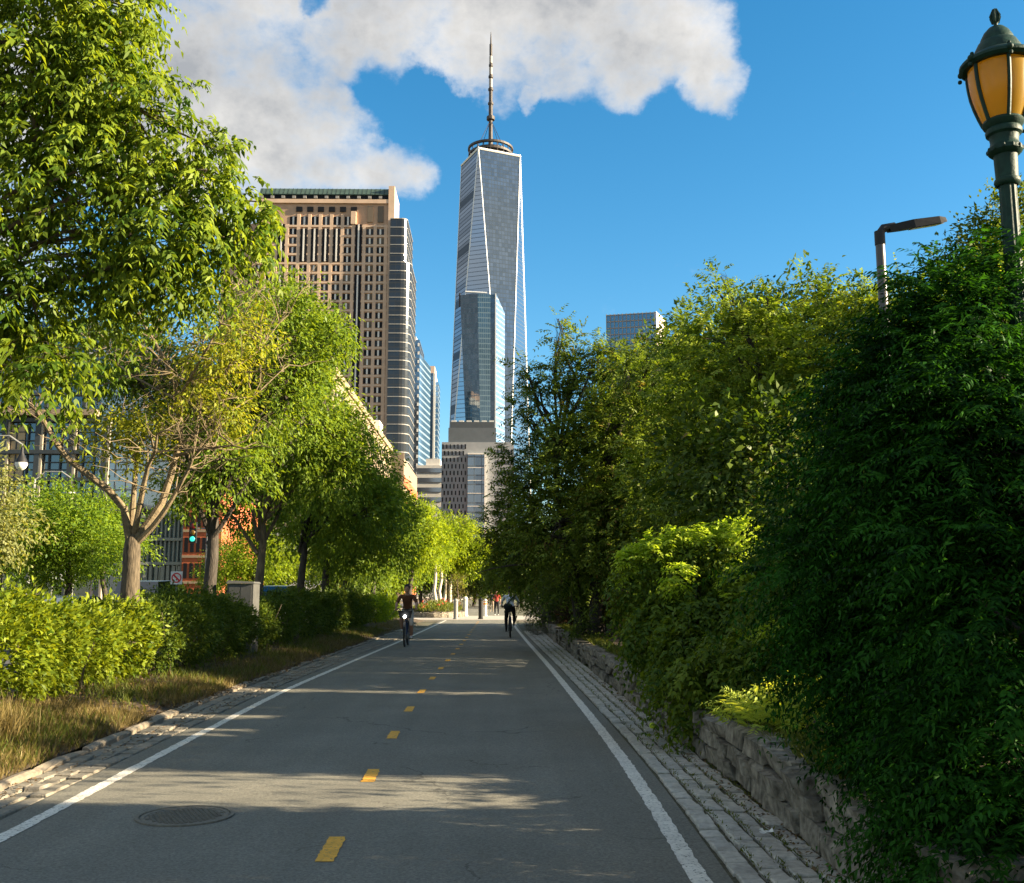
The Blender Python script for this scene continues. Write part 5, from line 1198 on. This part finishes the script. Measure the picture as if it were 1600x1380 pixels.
# fluted shaft
V = []; F = []; n = 48; st_ = [(13.2, lz(289)), (14, 2.6), (15, 1.6), (17, 1.1)]
for r, z in st_:
    for q in range(n): a = 2*math.pi*q/n; rr = r*k_*(1-.10*(0.5+0.5*math.cos(12*a))); V.append((LX+rr*math.cos(a), Yl+rr*math.sin(a), z))
for i in range(len(st_)-1):
    for q in range(n): F.append((i*n+q, i*n+(q+1) % n, (i+1)*n+(q+1) % n, (i+1)*n+q))
MB().add(V, F).build('shaft', M_lamp, lp, smooth=True)
MB().lathe([(17*k_, 1.1), (24*k_, 1.05), (26*k_, .9), (30*k_, .8), (34*k_, .6), (40*k_, .5), (42*k_, .42)], (LX, Yl, 0), 24).build('pedestal', M_lamp, lp, smooth=True)
MB().tube([(LX+20*k_, Yl, lz(205)), (LX+42*k_, Yl-.02, lz(207))], 3*k_, 8).build('ladder_bar', M_lamp, lp)

Yp = 12.5; pc = P(1379, 450, Yp); PX = pc[0]; pz = lambda py: P(1379, py, Yp)[2]
mp_ = empty('modern_lamp_post', (PX, Yp, .5), 'slim dark pole with flat modern lamp head above right hand trees', 'street lamp')
MB().tube([(PX, Yp, .4), (PX, Yp, pz(381))], [.065, .058], 16).build('pole', mat('bronze_pole', (0.055, 0.045, 0.04), 0.35, 0.15, 10, spec=.6), mp_, smooth=True)
mb = MB(); mb.tube([(PX, Yp, pz(383)), (PX, Yp, pz(362))], .066, 14); mb.tube([(PX, Yp, pz(366)), (PX+.05, Yp, pz(357)), (PX+.2, Yp, pz(354))], .055, 10); mb.build('bracket', M_black, mp_, smooth=True)
tip = P(1474, 343, Yp); h0 = P(1388, 356, Yp)
ax = tip-h0; hl = np.linalg.norm(ax); ax /= hl; sdv = np.array([0, 1, 0.0]); sdv = unit(sdv-ax*sdv.dot(ax)); nv_ = np.cross(ax, sdv)
if nv_[2] < 0: nv_ = -nv_
# the head is tipped so that its underside looks toward the path
sdv = unit(sdv*math.cos(R(12))+nv_*math.sin(R(12))); nv_ = unit(np.cross(ax, sdv)); nv_ = nv_ if nv_[2] > 0 else -nv_
def head(secs, m, name, parent):
    V = []; F = []
    for t, w, a, b2 in secs:
        o = h0+ax*hl*t
        for s1, s2 in ((-1, a), (1, a), (1, b2), (-1, b2)): V.append(o+sdv*w*s1*(1 if s2 == a else .8)+nv_*s2)
    for i in range(len(secs)-1):
        for q in range(4): F.append((i*4+q, i*4+(q+1) % 4, i*4+4+(q+1) % 4, i*4+4+q))
    F += [(3, 2, 1, 0), tuple(len(V)-4+q for q in range(4))]
    return MB().add(V, F).build(name, m, parent)
hd = head([(0, .06, -.06, .03), (.25, .10, -.06, .045), (.4, .15, -.055, .05), (.85, .16, -.05, .04), (.97, .14, -.045, .015), (1, .10, -.03, 0)], M_pole, 'lamp_head', mp_)
head([(.42, .125, -.064, -.058), (.93, .125, -.058, -.052)], mat('lamp_lens', (0.85, 0.8, 0.7), 0.3), 'lamp_lens', hd)

def bollard(px, py, Y, h, r, m, label, band=None):
    c = P(px, py, Y); b = empty('bollard', (c[0], c[1], .02), label, 'bollard', 'bollards at the crossing')
    MB().lathe([(r*1.2, 0), (r*1.2, .06), (r, .09), (r, h*.86), (r*1.12, h*.87), (r*1.12, h*.91), (r*.95, h*.93), (r*.7, h*.98), (0, h)], (c[0], c[1], .02), 16).build('post', m, b, smooth=True)
    for z, mm in band or (): MB().lathe([(r*1.04, z), (r*1.04, z+.12)], (c[0], c[1], .02), 16).build('band', mm, b)
M_org = mat('orange_band', (0.75, 0.22, 0.03), 0.6); M_wp = mat('white_post', (0.68, 0.66, 0.6), 0.6)
bollard(712, 966, 61.5, 1.2, .13, M_grey, 'left grey bollard at the end of the bike path')
bollard(751, 966, 61.5, 1.25, .13, M_pole, 'dark bollard in the middle of the bike path')
bollard(727, 957, 70, 1.3, .16, M_wp, 'white post past the crossing beside the young tree')
bollard(758, 957, 70, 1.15, .12, M_wp, 'white post with orange bands past the dark bollard', [(.75, M_org), (.95, M_org)])

c = P(374, 960, 22.5); w_ = .28; zc_ = P(373, 909, 22.5)[2]
M_cab = mat('cabinet_grey', (0.075, 0.075, 0.07), 0.6, 0.15, 6, 0.1)
cb_ = empty('utility_cabinet', (c[0], 22.8, .2), 'grey metal utility cabinet standing between two hedges', 'cabinet')
MB().box((c[0]-w_, 22.5, .2), (c[0]+w_, 23.1, zc_-.05)).build('body', M_cab, cb_)
MB().add([(c[0]-w_-.02, 22.46, zc_-.04), (c[0]+w_+.02, 22.46, zc_-.04), (c[0]+w_+.02, 23.14, zc_-.04), (c[0]-w_-.02, 23.14, zc_-.04), (c[0]-w_, 22.5, zc_+.03), (c[0]+w_, 22.5, zc_-.0), (c[0]+w_, 23.1, zc_-.0), (c[0]-w_, 23.1, zc_+.03)],
         [(0, 3, 2, 1), (4, 5, 6, 7), (0, 1, 5, 4), (1, 2, 6, 5), (2, 3, 7, 6), (3, 0, 4, 7)]).build('lid', M_cab, cb_)
MB().box((c[0]-w_+.04, 22.485, .3), (c[0]-.01, 22.498, zc_-.1)).build('door', M_cab, cb_); MB().box((c[0]+.01, 22.485, .3), (c[0]+w_-.04, 22.498, zc_-.1)).build('door', M_cab, cb_)
MB().cbox((c[0]-.05, 22.475, .9), (.025, .02, .14)).build('handle', M_black, cb_)

# small things on the ground
c = np.array([1.75, 11.7, .05]); b = MB().ball(c, .036, 12); o = b.build('ball', mat('yellow_green_ball', (0.62, 0.72, 0.04), 0.8, .05, 40), smooth=True); tag(o, 'small yellow green ball lying at the foot of the stone wall', 'ball')
g = np.random.default_rng(3); V = []; F = []
for i in range(5):
    for j in range(5): V.append((1.69+(i-2)*.018+g.normal(0, .005), 6.64+(j-2)*.018+g.normal(0, .005), .028+abs(g.normal(0, .014))))
for i in range(4):
    for j in range(4): F.append((i*5+j, i*5+j+1, i*5+j+6, i*5+j+5))
o = MB().add(V, F).build('paper_scrap', M_wp); tag(o, 'crumpled white paper scrap on the right hand setts', 'litter')

# planter mound with flowers past the crossing
c = P(684, 948, 69); pm = empty('flower_mound', (c[0], 69, 0), 'stone edged planting mound with red flowers past the crossing', 'flower bed')
V = []; F = []; n = 20
for i, (rr, z) in enumerate(((1, 0), (.96, .35), (.75, .55), (.4, .75), (.02, .8))):
    for q in range(n): a = 2*math.pi*q/n; V.append((c[0]+1.6*rr*math.cos(a), 69+4.2*rr*math.sin(a), z))
for i in range(4):
    for q in range(n): F.append((i*n+q, i*n+(q+1) % n, (i+1)*n+(q+1) % n, (i+1)*n+q))
MB().add(V, F).build('soil_mound', M_soil, pm)
for q in range(26):
    a = 2*math.pi*q/26; mb = MB(); mb.cbox((0, 0, 0), (.62, .22, .34)); o = link('edge_stone', STONES[q % 14], pm, world_coords=False); o.matrix_parent_inverse = PINV(pm)
    o.location = (c[0]+1.65*math.cos(a), 69+4.25*math.sin(a), .16); o.scale = (.26, .8 if abs(math.cos(a)) > .5 else .5, .36); o.rotation_euler = (0, 0, math.atan2(4.25*math.cos(a), -1.65*math.sin(a))-math.pi/2)
g = np.random.default_rng(6); a_ = g.uniform(0, 6.28, 900); r_ = np.sqrt(g.uniform(0, 1, 900))*.95
C = np.stack([c[0]+1.6*r_*np.cos(a_), 69+4.2*r_*np.sin(a_), .35+.5*(1-r_)], 1); O = unit(np.stack([np.cos(a_)*.4, np.sin(a_)*.4, np.ones(900)], 1))
simple_leaves('foliage', pm, C, O, np.zeros(900), 6, .2, .05, LM_grassg, g, .15, -.5)
fC = C[:16]+[0, 0, .3]; fl_ = simple_leaves('flowers', pm, fC, O[:16], np.zeros(16), 5, .12, .1, leaf_mat('red_petal', (0.45, 0.05, 0.03), (0.7, 0.16, 0.1), .3, tcol=(1, 1, 1)), g, .1, 0); tag(fl_, kind='stuff')

# street side: signs, signal, pendant lamps
def pendant(px, py, Y, label):
    c = P(px, py, Y); b = empty('pendant_street_lamp', (c[0]-2.2, Y, 0), label, 'street lamp', 'pendant lamps over the street')
    MB().tube([(c[0]-2.2, Y, 0), (c[0]-2.2, Y, c[2]+.9)], [.11, .07], 10).build('pole', M_grey, b)
    MB().tube([(c[0]-2.2, Y, c[2]+.85), (c[0]-1.6, Y, c[2]+1.35), (c[0]-.6, Y, c[2]+1.35), (c[0], Y, c[2]+.95)], .045, 8).build('arm', M_grey, b)
    MB().lathe([(0, 1.0), (.06, .98), (.07, .75), (.16, .55), (.24, .4), (.27, .3)], (c[0], Y, c[2]-.15), 16).build('hood', M_black, b, smooth=True)
    MB().lathe([(.26, .3), (.27, .2), (.2, .05), (.1, -.04), (0, -.07)], (c[0], Y, c[2]-.15), 16).build('globe', M_wp, b, smooth=True)
pendant(33, 728, 46, 'teardrop pendant lamp in front of the dark office windows'); pendant(110, 772, 62, 'smaller teardrop pendant lamp above the bushy street tree')
c = P(276, 903, 34); b = empty('no_turn_sign', (c[0], 34, 0), 'round white and red traffic sign behind the shaded hedge', 'sign')
MB().tube([(c[0], 34.04, 0), (c[0], 34.04, c[2]+.25)], .03, 8).build('post', M_grey, b)
MB().box((c[0]-.19, 33.985, c[2]-.21), (c[0]+.19, 34.0, c[2]+.21)).build('plate', M_wp, b)
M_redp = mat('sign_red', (0.6, 0.03, 0.03), 0.5)
V = []; F = []
for q in range(32):
    a = 2*math.pi*q/32
    for rr in (.125, .165): V.append((c[0]+rr*math.cos(a), 33.98, c[2]+rr*math.sin(a)))
for q in range(32): F.append((2*q, 2*q+1, (2*q+3) % 64, (2*q+2) % 64))
MB().add(V, F).build('red_ring', M_redp, b)
d_ = .125*.7071; MB().add([(c[0]-d_-.02, 33.979, c[2]+d_-.02), (c[0]-d_+.02, 33.979, c[2]+d_+.02), (c[0]+d_+.02, 33.979, c[2]-d_+.02), (c[0]+d_-.02, 33.979, c[2]-d_-.02)], [(0, 1, 2, 3)]).build('red_bar', M_redp, b)
MB().add([(c[0]-.018, 33.982, c[2]-.085), (c[0]+.018, 33.982, c[2]-.085), (c[0]+.018, 33.982, c[2]+.012), (c[0]-.018, 33.982, c[2]+.012)], [(0, 1, 2, 3)]).add([(c[0]-.018, 33.982, c[2]+.018), (c[0]-.018, 33.982, c[2]+.06), (c[0]-.08, 33.982, c[2]+.04)], [(0, 1, 2)]).build('arrow', M_black, b)
c = P(302, 842, 60); b = empty('traffic_signal', (c[0]+.8, 60, 0), 'traffic signal on a pole before the orange brick building', 'traffic light')
MB().tube([(c[0]+.8, 60.1, 0), (c[0]+.8, 60.1, c[2]+.8)], .08, 10).build('pole', M_grey, b); MB().tube([(c[0]+.8, 60.1, c[2]+.6), (c[0], 60.1, c[2]+.6)], .04, 8).build('arm', M_grey, b)
MB().box((c[0]-.2, 59.8, c[2]-.25), (c[0]+.2, 60.05, c[2]+.95)).build('housing', M_pole, b)
for q, (m_, nm) in enumerate(((mat('signal_green', (0.02, 0.4, 0.3), .3, emit=((0.05, 0.8, 0.6), .25)), 'green_lens'), (mat('signal_amber_off', (0.12, 0.07, 0.01), .3), 'amber_lens'), (mat('signal_red_off', (0.12, 0.01, 0.01), .3), 'red_lens'))):
    MB().ball((c[0], 59.8, c[2]-.02+q*.37), (.15, .05, .15), 14).build(nm, m_, b, smooth=True)
c = P(98, 896, 62); b = empty('white_notice_board', (c[0], 62, 0), 'white rectangular board across the street behind bright hedge', 'sign')
for s_ in (-.6, .6): MB().tube([(c[0]+s_, 62.05, 0), (c[0]+s_, 62.05, c[2]+.5)], .05, 8).build('post', M_grey, b)
MB().box((c[0]-.85, 61.97, c[2]-.45), (c[0]+.85, 62, c[2]+.5)).build('board', M_wp, b)

# ================================================================ cars on the street
def car(label, px, Y, lane_x, paint, van=False, rz=0.0):
    e = empty('parked_car', (lane_x, Y, -.055), label, 'car', 'vehicles on the street')
    L, W, H = (5.2, 1.95, 2.05) if van else (4.6, 1.82, 1.50)
    # local frame: length along y, built around the origin then placed
    def sec(y, zb, zbelt, zr, wb, wr): return (y, zb, zbelt, zr, wb, wr)
    belt = 1.05 if van else .92
    body = [(-L/2, .45, .72, W*.40), (-L/2+.12, .30, .86, W*.46), (-L/2+.9, .26, belt, W*.5), (0, .24, belt+.03, W*.5), (L/2-1.1, .26, belt-.02, W*.5), (L/2-.2, .3, belt-.18, W*.47), (L/2, .42, .66, W*.41)]
    V = []; F = []
    for y, zb, zt_, w in body: V += [(-w, y, zb), (-w*1.0, y, (zb+zt_)/2), (-w*.95, y, zt_), (w*.95, y, zt_), (w, y, (zb+zt_)/2), (w*1.0, y, zb)]
    n = 6
    for i in range(len(body)-1):
        for q in range(n): F.append((i*n+q, i*n+(q+1) % n, (i+1)*n+(q+1) % n, (i+1)*n+q))
    F += [tuple(range(n-1, -1, -1)), tuple((len(body)-1)*n+q for q in range(n))]
    kw = dict(wc=False)
    MB().add(V, F).build('body', paint, e, smooth=False, **kw)
    cab = [(-L/2+.25 if van else -L/2+.55, belt-.06, W*.45), (-L/2+.55 if van else -L/2+1.15, H-.06, W*.36), (0, H, W*.37), (.55 if not van else .9, H-.05, W*.36), (1.35 if not van else 1.75, belt-.04, W*.44)]
    V = [(-w, y, z) for y, z, w in cab]+[(w, y, z) for y, z, w in cab]
    MB().add(V, [(1, 2, 7, 6), (2, 3, 8, 7)]).build('roof', paint, e, **kw)
    Gc = glass_mat('car_glass', (0.01, 0.012, 0.014), .12, .05)
    sidep = [(0, cab[0][1]), ]
    MB().add(V, [(0, 1, 6, 5)]).build('rear_window', Gc, e, **kw); MB().add(V, [(3, 4, 9, 8)]).build('windscreen', Gc, e, **kw)
    base = [(-cab[0][2], 0, belt-.05)]
    MB().add(V+[(-W*.455, 0, belt-.05), (W*.455, 0, belt-.05)], [(0, 1, 2, 10), (10, 2, 3, 4)]).build('side_window', Gc, e, **kw)
    MB().add(V+[(-W*.455, 0, belt-.05), (W*.455, 0, belt-.05)], [(5, 11, 7, 6), (11, 9, 8, 7)]).build('side_window', Gc, e, **kw)
    for sx in (-1, 1):
        for sy in (-L/2+.85, L/2-.9):
            ty = MB(); pr = [(.20, -.1), (.31, -.1), (.335, -.07), (.335, .07), (.31, .1), (.20, .1)]; Vv = []; Ff = []; nn = 20
            for r_, x_ in pr:
                for q in range(nn): a = 2*math.pi*q/nn; Vv.append((sx*W*.455+x_, sy+r_*math.cos(a), .335+r_*math.sin(a)))
            for i in range(len(pr)-1):
                for q in range(nn): Ff.append((i*nn+q, i*nn+(q+1) % nn, (i+1)*nn+(q+1) % nn, (i+1)*nn+q))
            w_o = ty.add(Vv, Ff).build('wheel', M_black, e, **kw)
            MB().tube([(sx*W*.455-.08, sy, .335), (sx*W*.455+.085, sy, .335)], .205, 16).build('rim', M_grey, w_o, wc=False)
        MB().cbox((sx*W*.36, -L/2+.04, .78), (.32, .1, .16)).build('tail_light', mat('tail_red', (0.45, 0.02, 0.015), .3), e, **kw)
        MB().cbox((sx*W*.34, L/2-.07, .66), (.34, .12, .14)).build('headlight', M_wp, e, **kw)
    e.rotation_euler = (0, 0, rz); return e
M_cw = mat('white_car_paint', (0.62, 0.64, 0.66), 0.25, .03, 2, spec=.6); M_cs = mat('silver_car_paint', (0.34, 0.36, 0.38), 0.25, .03, 2, spec=.6); M_cr = mat('red_car_paint', (0.4, 0.03, 0.02), 0.25, .03, 2, spec=.6); M_ck = mat('dark_car_paint', (0.03, 0.035, 0.04), 0.2, .03, 2, spec=.6)
def lane(px, Y): return P(px, 915, Y)[0]
car('pale silver van roof showing above hedge beside the half bare tree', 245, 39, lane(245, 39), M_cw, True)
car('silver car behind the bright hedge at far left', 112, 31, lane(112, 31), M_cs)
car('red car behind the shaded hedge near the cabinet', 338, 47, lane(338, 47), M_cr)
car('white car with red tail lights right of the grey cabinet', 440, 62, lane(440, 62), M_cw, True)
car('white car farther along, between fifth and sixth tree trunks', 490, 72, lane(490, 72), M_cw)
car('dark car on the street behind the seventh tree', 545, 84, lane(545, 84), M_ck)
car('pale car far down the street left of the approaching cyclist', 595, 104, lane(595, 104), M_cs, True)

# ================================================================ people
SKIN = mat('skin', (0.42, 0.24, 0.16), 0.6, .06, 10)
def human(parent, J, E, hands, head, hairm, face_dir, fist=True):
    names = list(J); me = bpy.data.meshes.new('skeleton')
    me.from_pydata([J[n][0] for n in names], [(names.index(a), names.index(b)) for a, b, _ in E], [])
    ob = bpy.data.objects.new('skeleton', me); COL.objects.link(ob)
    sk = ob.modifiers.new('skin', 'SKIN'); sk.use_smooth_shade = True
    for i, n in enumerate(names):
        r = J[n][1]; me.skin_vertices[0].data[i].radius = (r, r) if not hasattr(r, '__len__') else r
        me.skin_vertices[0].data[i].use_root = (n == 'pelvis')
    sb = ob.modifiers.new('sub', 'SUBSURF'); sb.levels = 2; sb.render_levels = 2
    dg = bpy.context.evaluated_depsgraph_get(); ev = ob.evaluated_get(dg); bm_ = bpy.data.meshes.new_from_object(ev)
    V = np.empty(len(bm_.vertices)*3); bm_.vertices.foreach_get('co', V); V = V.reshape(-1, 3); F = [tuple(p.vertices) for p in bm_.polygons]
    bpy.data.objects.remove(ob); mats = []; seg = []
    for a, b, m in E:
        if m not in mats: mats.append(m)
        seg.append((np.array(J[a][0], float), np.array(J[b][0], float), mats.index(m)))
    if SKIN not in mats: mats.append(SKIN)
    out = MB(); out.add(V, F)
    for i, f in enumerate(F):
        c = V[list(f)].mean(0); best = 9
        for a, b, m in seg:
            d = b-a; t = np.clip((c-a).dot(d)/(d.dot(d)+1e-9), 0, 1); q = np.linalg.norm(c-a-d*t)
            if q < best: best = q; out.m[i] = m
    ks = mats.index(SKIN); fd = np.array(face_dir, float); hc = np.array(head[0], float); hr = head[1]; rt = np.cross(fd, UP)
    # head: skull, jaw, nose, ears
    out.ball(hc, (hr*.80, hr*.95, hr*1.22), 16, ks); out.ball(hc+fd*hr*.3-UP*hr*.65, (hr*.6, hr*.6, hr*.55), 12, ks)
    out.ball(hc+fd*hr*1.0-UP*hr*.15, (hr*.16, hr*.2, hr*.26), 8, ks)
    for s_ in (-1, 1): out.ball(hc+rt*s_*hr*.82-UP*hr*.1, (hr*.12, hr*.2, hr*.3), 8, ks); out.ball(hc+rt*s_*hr*.33+fd*hr*.84+UP*hr*.08, hr*.1, 8, ks)
    # hands: palm with four unequal curled fingers and a thumb
    for w, d, curl in hands:
        w = np.array(w, float); d = unit(np.array(d, float)); sd_ = unit(np.cross(d, np.array(curl, float))); cu = np.array(curl, float)
        out.ball(w+d*.045, (.036, .036, .036), 10, ks)
        for k, ln in zip((-1.5, -.5, .5, 1.5), (.062, .075, .07, .055)):
            o_ = w+d*.07+sd_*k*.018; out.tube([o_, o_+d*ln*.45, o_+d*ln*.6+cu*ln*.45, o_+d*ln*.3+cu*ln*.8], [.0095, .009, .0085, .007], 6, ks)
        o_ = w+d*.03+sd_*.034; out.tube([o_, o_+sd_*.02+d*.03, o_+sd_*.015+d*.05+cu*.03], [.011, .010, .008], 6, ks)
    body = out.build('body', mats, parent, smooth=True, wc=False)
    h = MB(); h.ball(hc+UP*hr*.22-fd*hr*.14, (hr*.92, hr*1.02, hr*1.14), 16); h.build('hair', hairm, body, smooth=True, wc=False)
    return body
def bicycle(e, basket, fm):
    for y, nm in ((-.56, 'front_wheel'), (.52, 'rear_wheel')):
        t = MB(); nn = 28
        for R_, r_, mi in ((.33, .024, 0), (.305, .012, 1)):
            V = []; F = []
            for q in range(nn):
                a = 2*math.pi*q/nn
                for p_ in range(8): b_ = 2*math.pi*p_/8; rr = R_+r_*math.cos(b_); V.append((r_*math.sin(b_), y+rr*math.cos(a), .355+rr*math.sin(a)))
            for q in range(nn):
                for p_ in range(8): F.append((q*8+p_, q*8+(p_+1) % 8, ((q+1) % nn)*8+(p_+1) % 8, ((q+1) % nn)*8+p_))
            t.add(V, F, mi)
        wo_ = t.build(nm, [M_black, M_grey], e, smooth=True, wc=False)
        s = MB()
        for q in range(12): a = math.pi*q/6; s.tube([(.02*(-1)**q, y, .355), (0, y+.3*math.cos(a), .355+.3*math.sin(a))], .0025, 4)
        s.build('spokes', M_grey, wo_, wc=False)
    f = MB()
    for a, b_, r_ in (((0, -.36, .82), (0, .1, .30), .025), ((0, .1, .30), (0, .28, .84), .02), ((0, -.37, .74), (0, .22, .68), .018), ((.05, .52, .355), (.03, .24, .72), .01), ((-.05, .52, .355), (-.03, .24, .72), .01), ((.05, .52, .355), (.04, .1, .30), .012), ((-.05, .52, .355), (-.04, .1, .30), .012),
                      ((.045, -.56, .355), (.035, -.42, .70), .013), ((-.045, -.56, .355), (-.035, -.42, .70), .013), ((0, -.42, .70), (0, -.35, 1.04), .02)): f.tube([a, b_], r_, 8)
    f.build('frame', fm, e, wc=False)
    MB().tube([(-.30, -.30, 1.07), (-.22, -.38, 1.07), (0, -.36, 1.05), (.22, -.38, 1.07), (.30, -.30, 1.07)], .014, 8).build('handlebar', M_black, e, wc=False)
    MB().ball((0, .28, .93), (.085, .14, .05), 12).build('saddle', M_black, e, wc=False); MB().tube([(0, .275, .82), (0, .28, .92)], .014, 8).build('seat_post', M_grey, e, wc=False)
    for s_, z in ((-1, .40), (1, .21)): MB().cbox((s_*.13, .1+(.12 if s_ < 0 else -.05), z), (.09, .07, .02)).build('pedal', M_black, e, wc=False)
    MB().tube([(-.07, .1, .30), (.07, .1, .30)], .09, 14).build('chainring', M_grey, e, wc=False)
    for y, nm in ((-.56, 'front_mudguard'), (.52, 'rear_mudguard')):
        V = []; F = []
        for q in range(9):
            a = R(20+140*q/8)
            for x in (-.032, .032): V.append((x, y+.375*math.cos(a), .355+.375*math.sin(a)))
        for q in range(8): F.append((2*q, 2*q+1, 2*q+3, 2*q+2))
        MB().add(V, F).build(nm, M_black, e, wc=False)
    if basket:
        b = MB(); b.add([(-.15, -.42, .82), (.15, -.42, .82), (.15, -.62, .82), (-.15, -.62, .82), (-.20, -.40, 1.03), (.20, -.40, 1.03), (.20, -.68, 1.03), (-.20, -.68, 1.03)], [(0, 3, 2, 1), (0, 1, 5, 4), (1, 2, 6, 5), (2, 3, 7, 6), (3, 0, 4, 7)]); b.build('front_carrier', M_black, e, wc=False)
        MB().ball((0, -.70, .86), (.045, .03, .045), 12).build('front_light', mat('bike_light', (.8, .8, .78), .3, emit=((1, 1, .95), 4.0)), e, smooth=True, wc=False)
M_brs = mat('brown_shirt', (0.13, 0.055, 0.025), 0.9, .15, 25); M_whs = mat('white_shirt', (0.66, 0.67, 0.70), 0.85, .05, 20); M_wht = mat('cream_shorts', (0.55, 0.50, 0.42), 0.9, .08, 20); M_blk = mat('black_trousers', (0.012, 0.012, 0.014), 0.9, .2, 20); M_hair = mat('dark_hair', (0.015, 0.011, 0.009), 0.7, .2, 40)
M_shoe = mat('white_shoe', (0.6, 0.58, 0.55), 0.7); M_shoek = mat('dark_shoe', (0.02, 0.02, 0.02), 0.7)
def rider_pose(lean=0.0):
    return {'pelvis': ((0, .25, 1.0), (.145, .12)), 'waist': ((0, .19-lean*.3, 1.14), (.135, .105)), 'chest': ((0, .08-lean*.8, 1.34-lean*.15), (.165, .12)), 'neckb': ((0, .03-lean*1.1, 1.48-lean*.2), .075), 'neck': ((0, -.01-lean*1.25, 1.555-lean*.22), .052),
            'shL': ((-.18, .05-lean*.95, 1.445-lean*.18), .068), 'elL': ((-.29, -.10-lean*.5, 1.23), .047), 'wrL': ((-.285, -.26, 1.095), .030),
            'shR': ((.18, .05-lean*.95, 1.445-lean*.18), .068), 'elR': ((.29, -.10-lean*.5, 1.23), .047), 'wrR': ((.285, -.26, 1.095), .030),
            'hipL': ((-.10, .20, .96), .098), 'knL': ((-.145, -.16, .80), .066), 'caL': ((-.14, -.02, .60), .058), 'anL': ((-.13, .12, .47), .040), 'toL': ((-.135, -.01, .435), .036),
            'hipR': ((.10, .20, .96), .098), 'knR': ((.14, -.10, .62), .066), 'caR': ((.135, .0, .44), .058), 'anR': ((.13, .08, .28), .040), 'toR': ((.135, -.05, .235), .036)}
def rider_edges(shirt, sleeve, low, upper, shoe):
    E = [('pelvis', 'waist', shirt), ('waist', 'chest', shirt), ('chest', 'neckb', shirt), ('neckb', 'neck', SKIN)]
    for s_ in 'LR': E += [('chest', 'sh'+s_, shirt), ('sh'+s_, 'el'+s_, shirt), ('el'+s_, 'wr'+s_, sleeve), ('pelvis', 'hip'+s_, upper), ('hip'+s_, 'kn'+s_, upper), ('kn'+s_, 'ca'+s_, low), ('ca'+s_, 'an'+s_, low), ('an'+s_, 'to'+s_, shoe)]
    return E
HANDS = [((-.285, -.26, 1.095), (.05, -1, -.25), (0, -.1, -1)), ((.285, -.26, 1.095), (-.05, -1, -.25), (0, -.1, -1))]
c = P(635, 1008, 30.2)
bk = empty('bicycle', (c[0], 30.2, 0), 'bicycle with front carrier and white light coming towards the camera', 'bicycle'); bicycle(bk, True, mat('blue_frame', (0.02, 0.05, 0.14), .35))
pe = empty('person', (c[0], 30.2, 0), 'cyclist in brown top and cream shorts riding towards the camera', 'person'); human(pe, rider_pose(0), rider_edges(M_brs, SKIN, SKIN, M_wht, M_shoe), HANDS, ((0, -.04, 1.655), .098), M_hair, (0, -1, 0))
c = P(797, 994, 36.3)
bk2 = empty('bicycle', (c[0], 36.3, 0), 'black bicycle seen from behind on the right of the path', 'bicycle', rz=math.pi); bicycle(bk2, False, M_black)
pe2 = empty('person', (c[0], 36.3, 0), 'cyclist in white shirt and black trousers riding away with shoulder strap', 'person', rz=math.pi); b2 = human(pe2, rider_pose(.12), rider_edges(M_whs, M_whs, M_blk, M_blk, M_shoek), HANDS, ((0, -.19, 1.62), .098), M_hair, (0, -1, 0))
MB().tube([(-.19, .0, 1.46), (-.12, .13, 1.40), (0, .21, 1.28), (.10, .29, 1.16), (.15, .30, 1.08)], .022, 6).build('shoulder_strap', M_blk, b2, wc=False)
MB().ball((.08, .36, 1.06), (.17, .09, .12), 14).build('shoulder_bag', M_blk, b2, smooth=True, wc=False)
def walker(label, px, Y, top, legs, face, rz):
    c = P(px, 950, Y); e = empty('person', (c[0], Y, 0), label, 'person', rz=rz)
    J = {'pelvis': ((0, 0, .95), (.14, .11)), 'waist': ((0, 0, 1.1), (.125, .10)), 'chest': ((0, 0, 1.30), (.16, .115)), 'neckb': ((0, 0, 1.44), .07), 'neck': ((0, -.01, 1.52), .05)}
    for s_, k in (('L', -1), ('R', 1)):
        J.update({'sh'+s_: ((k*.18, 0, 1.40), .065), 'el'+s_: ((k*.25, .03*k, 1.13), .045), 'wr'+s_: ((k*.26, -.08+.04*k, .90), .03), 'hip'+s_: ((k*.1, 0, .90), .095), 'kn'+s_: ((k*.11, -.08*k-.02, .50), .065), 'ca'+s_: ((k*.11, -.02*k+.02, .32), .055), 'an'+s_: ((k*.11, .06*k+.02, .08), .038), 'to'+s_: ((k*.12, .06*k-.12, .045), .035)})
    human(e, J, rider_edges(top, SKIN, legs, legs, M_shoe), [((k*.26, -.08+.04*k, .90), (0, -.15, -1), (-k*.4, -.6, 0)) for k in (-1, 1)], ((0, -.03, 1.615), .098), M_hair, (0, -1, 0))
walker('pedestrian in red top walking on the far path past the bollards', 776, 72, mat('red_top', (0.35, 0.04, 0.03), .9), M_blk, 0, 0)
walker('pedestrian in dark top beside the red topped pedestrian', 768, 84, mat('navy_top', (0.02, 0.025, 0.05), .9), mat('khaki_trousers', (0.28, 0.22, 0.15), .9), 0, math.pi)
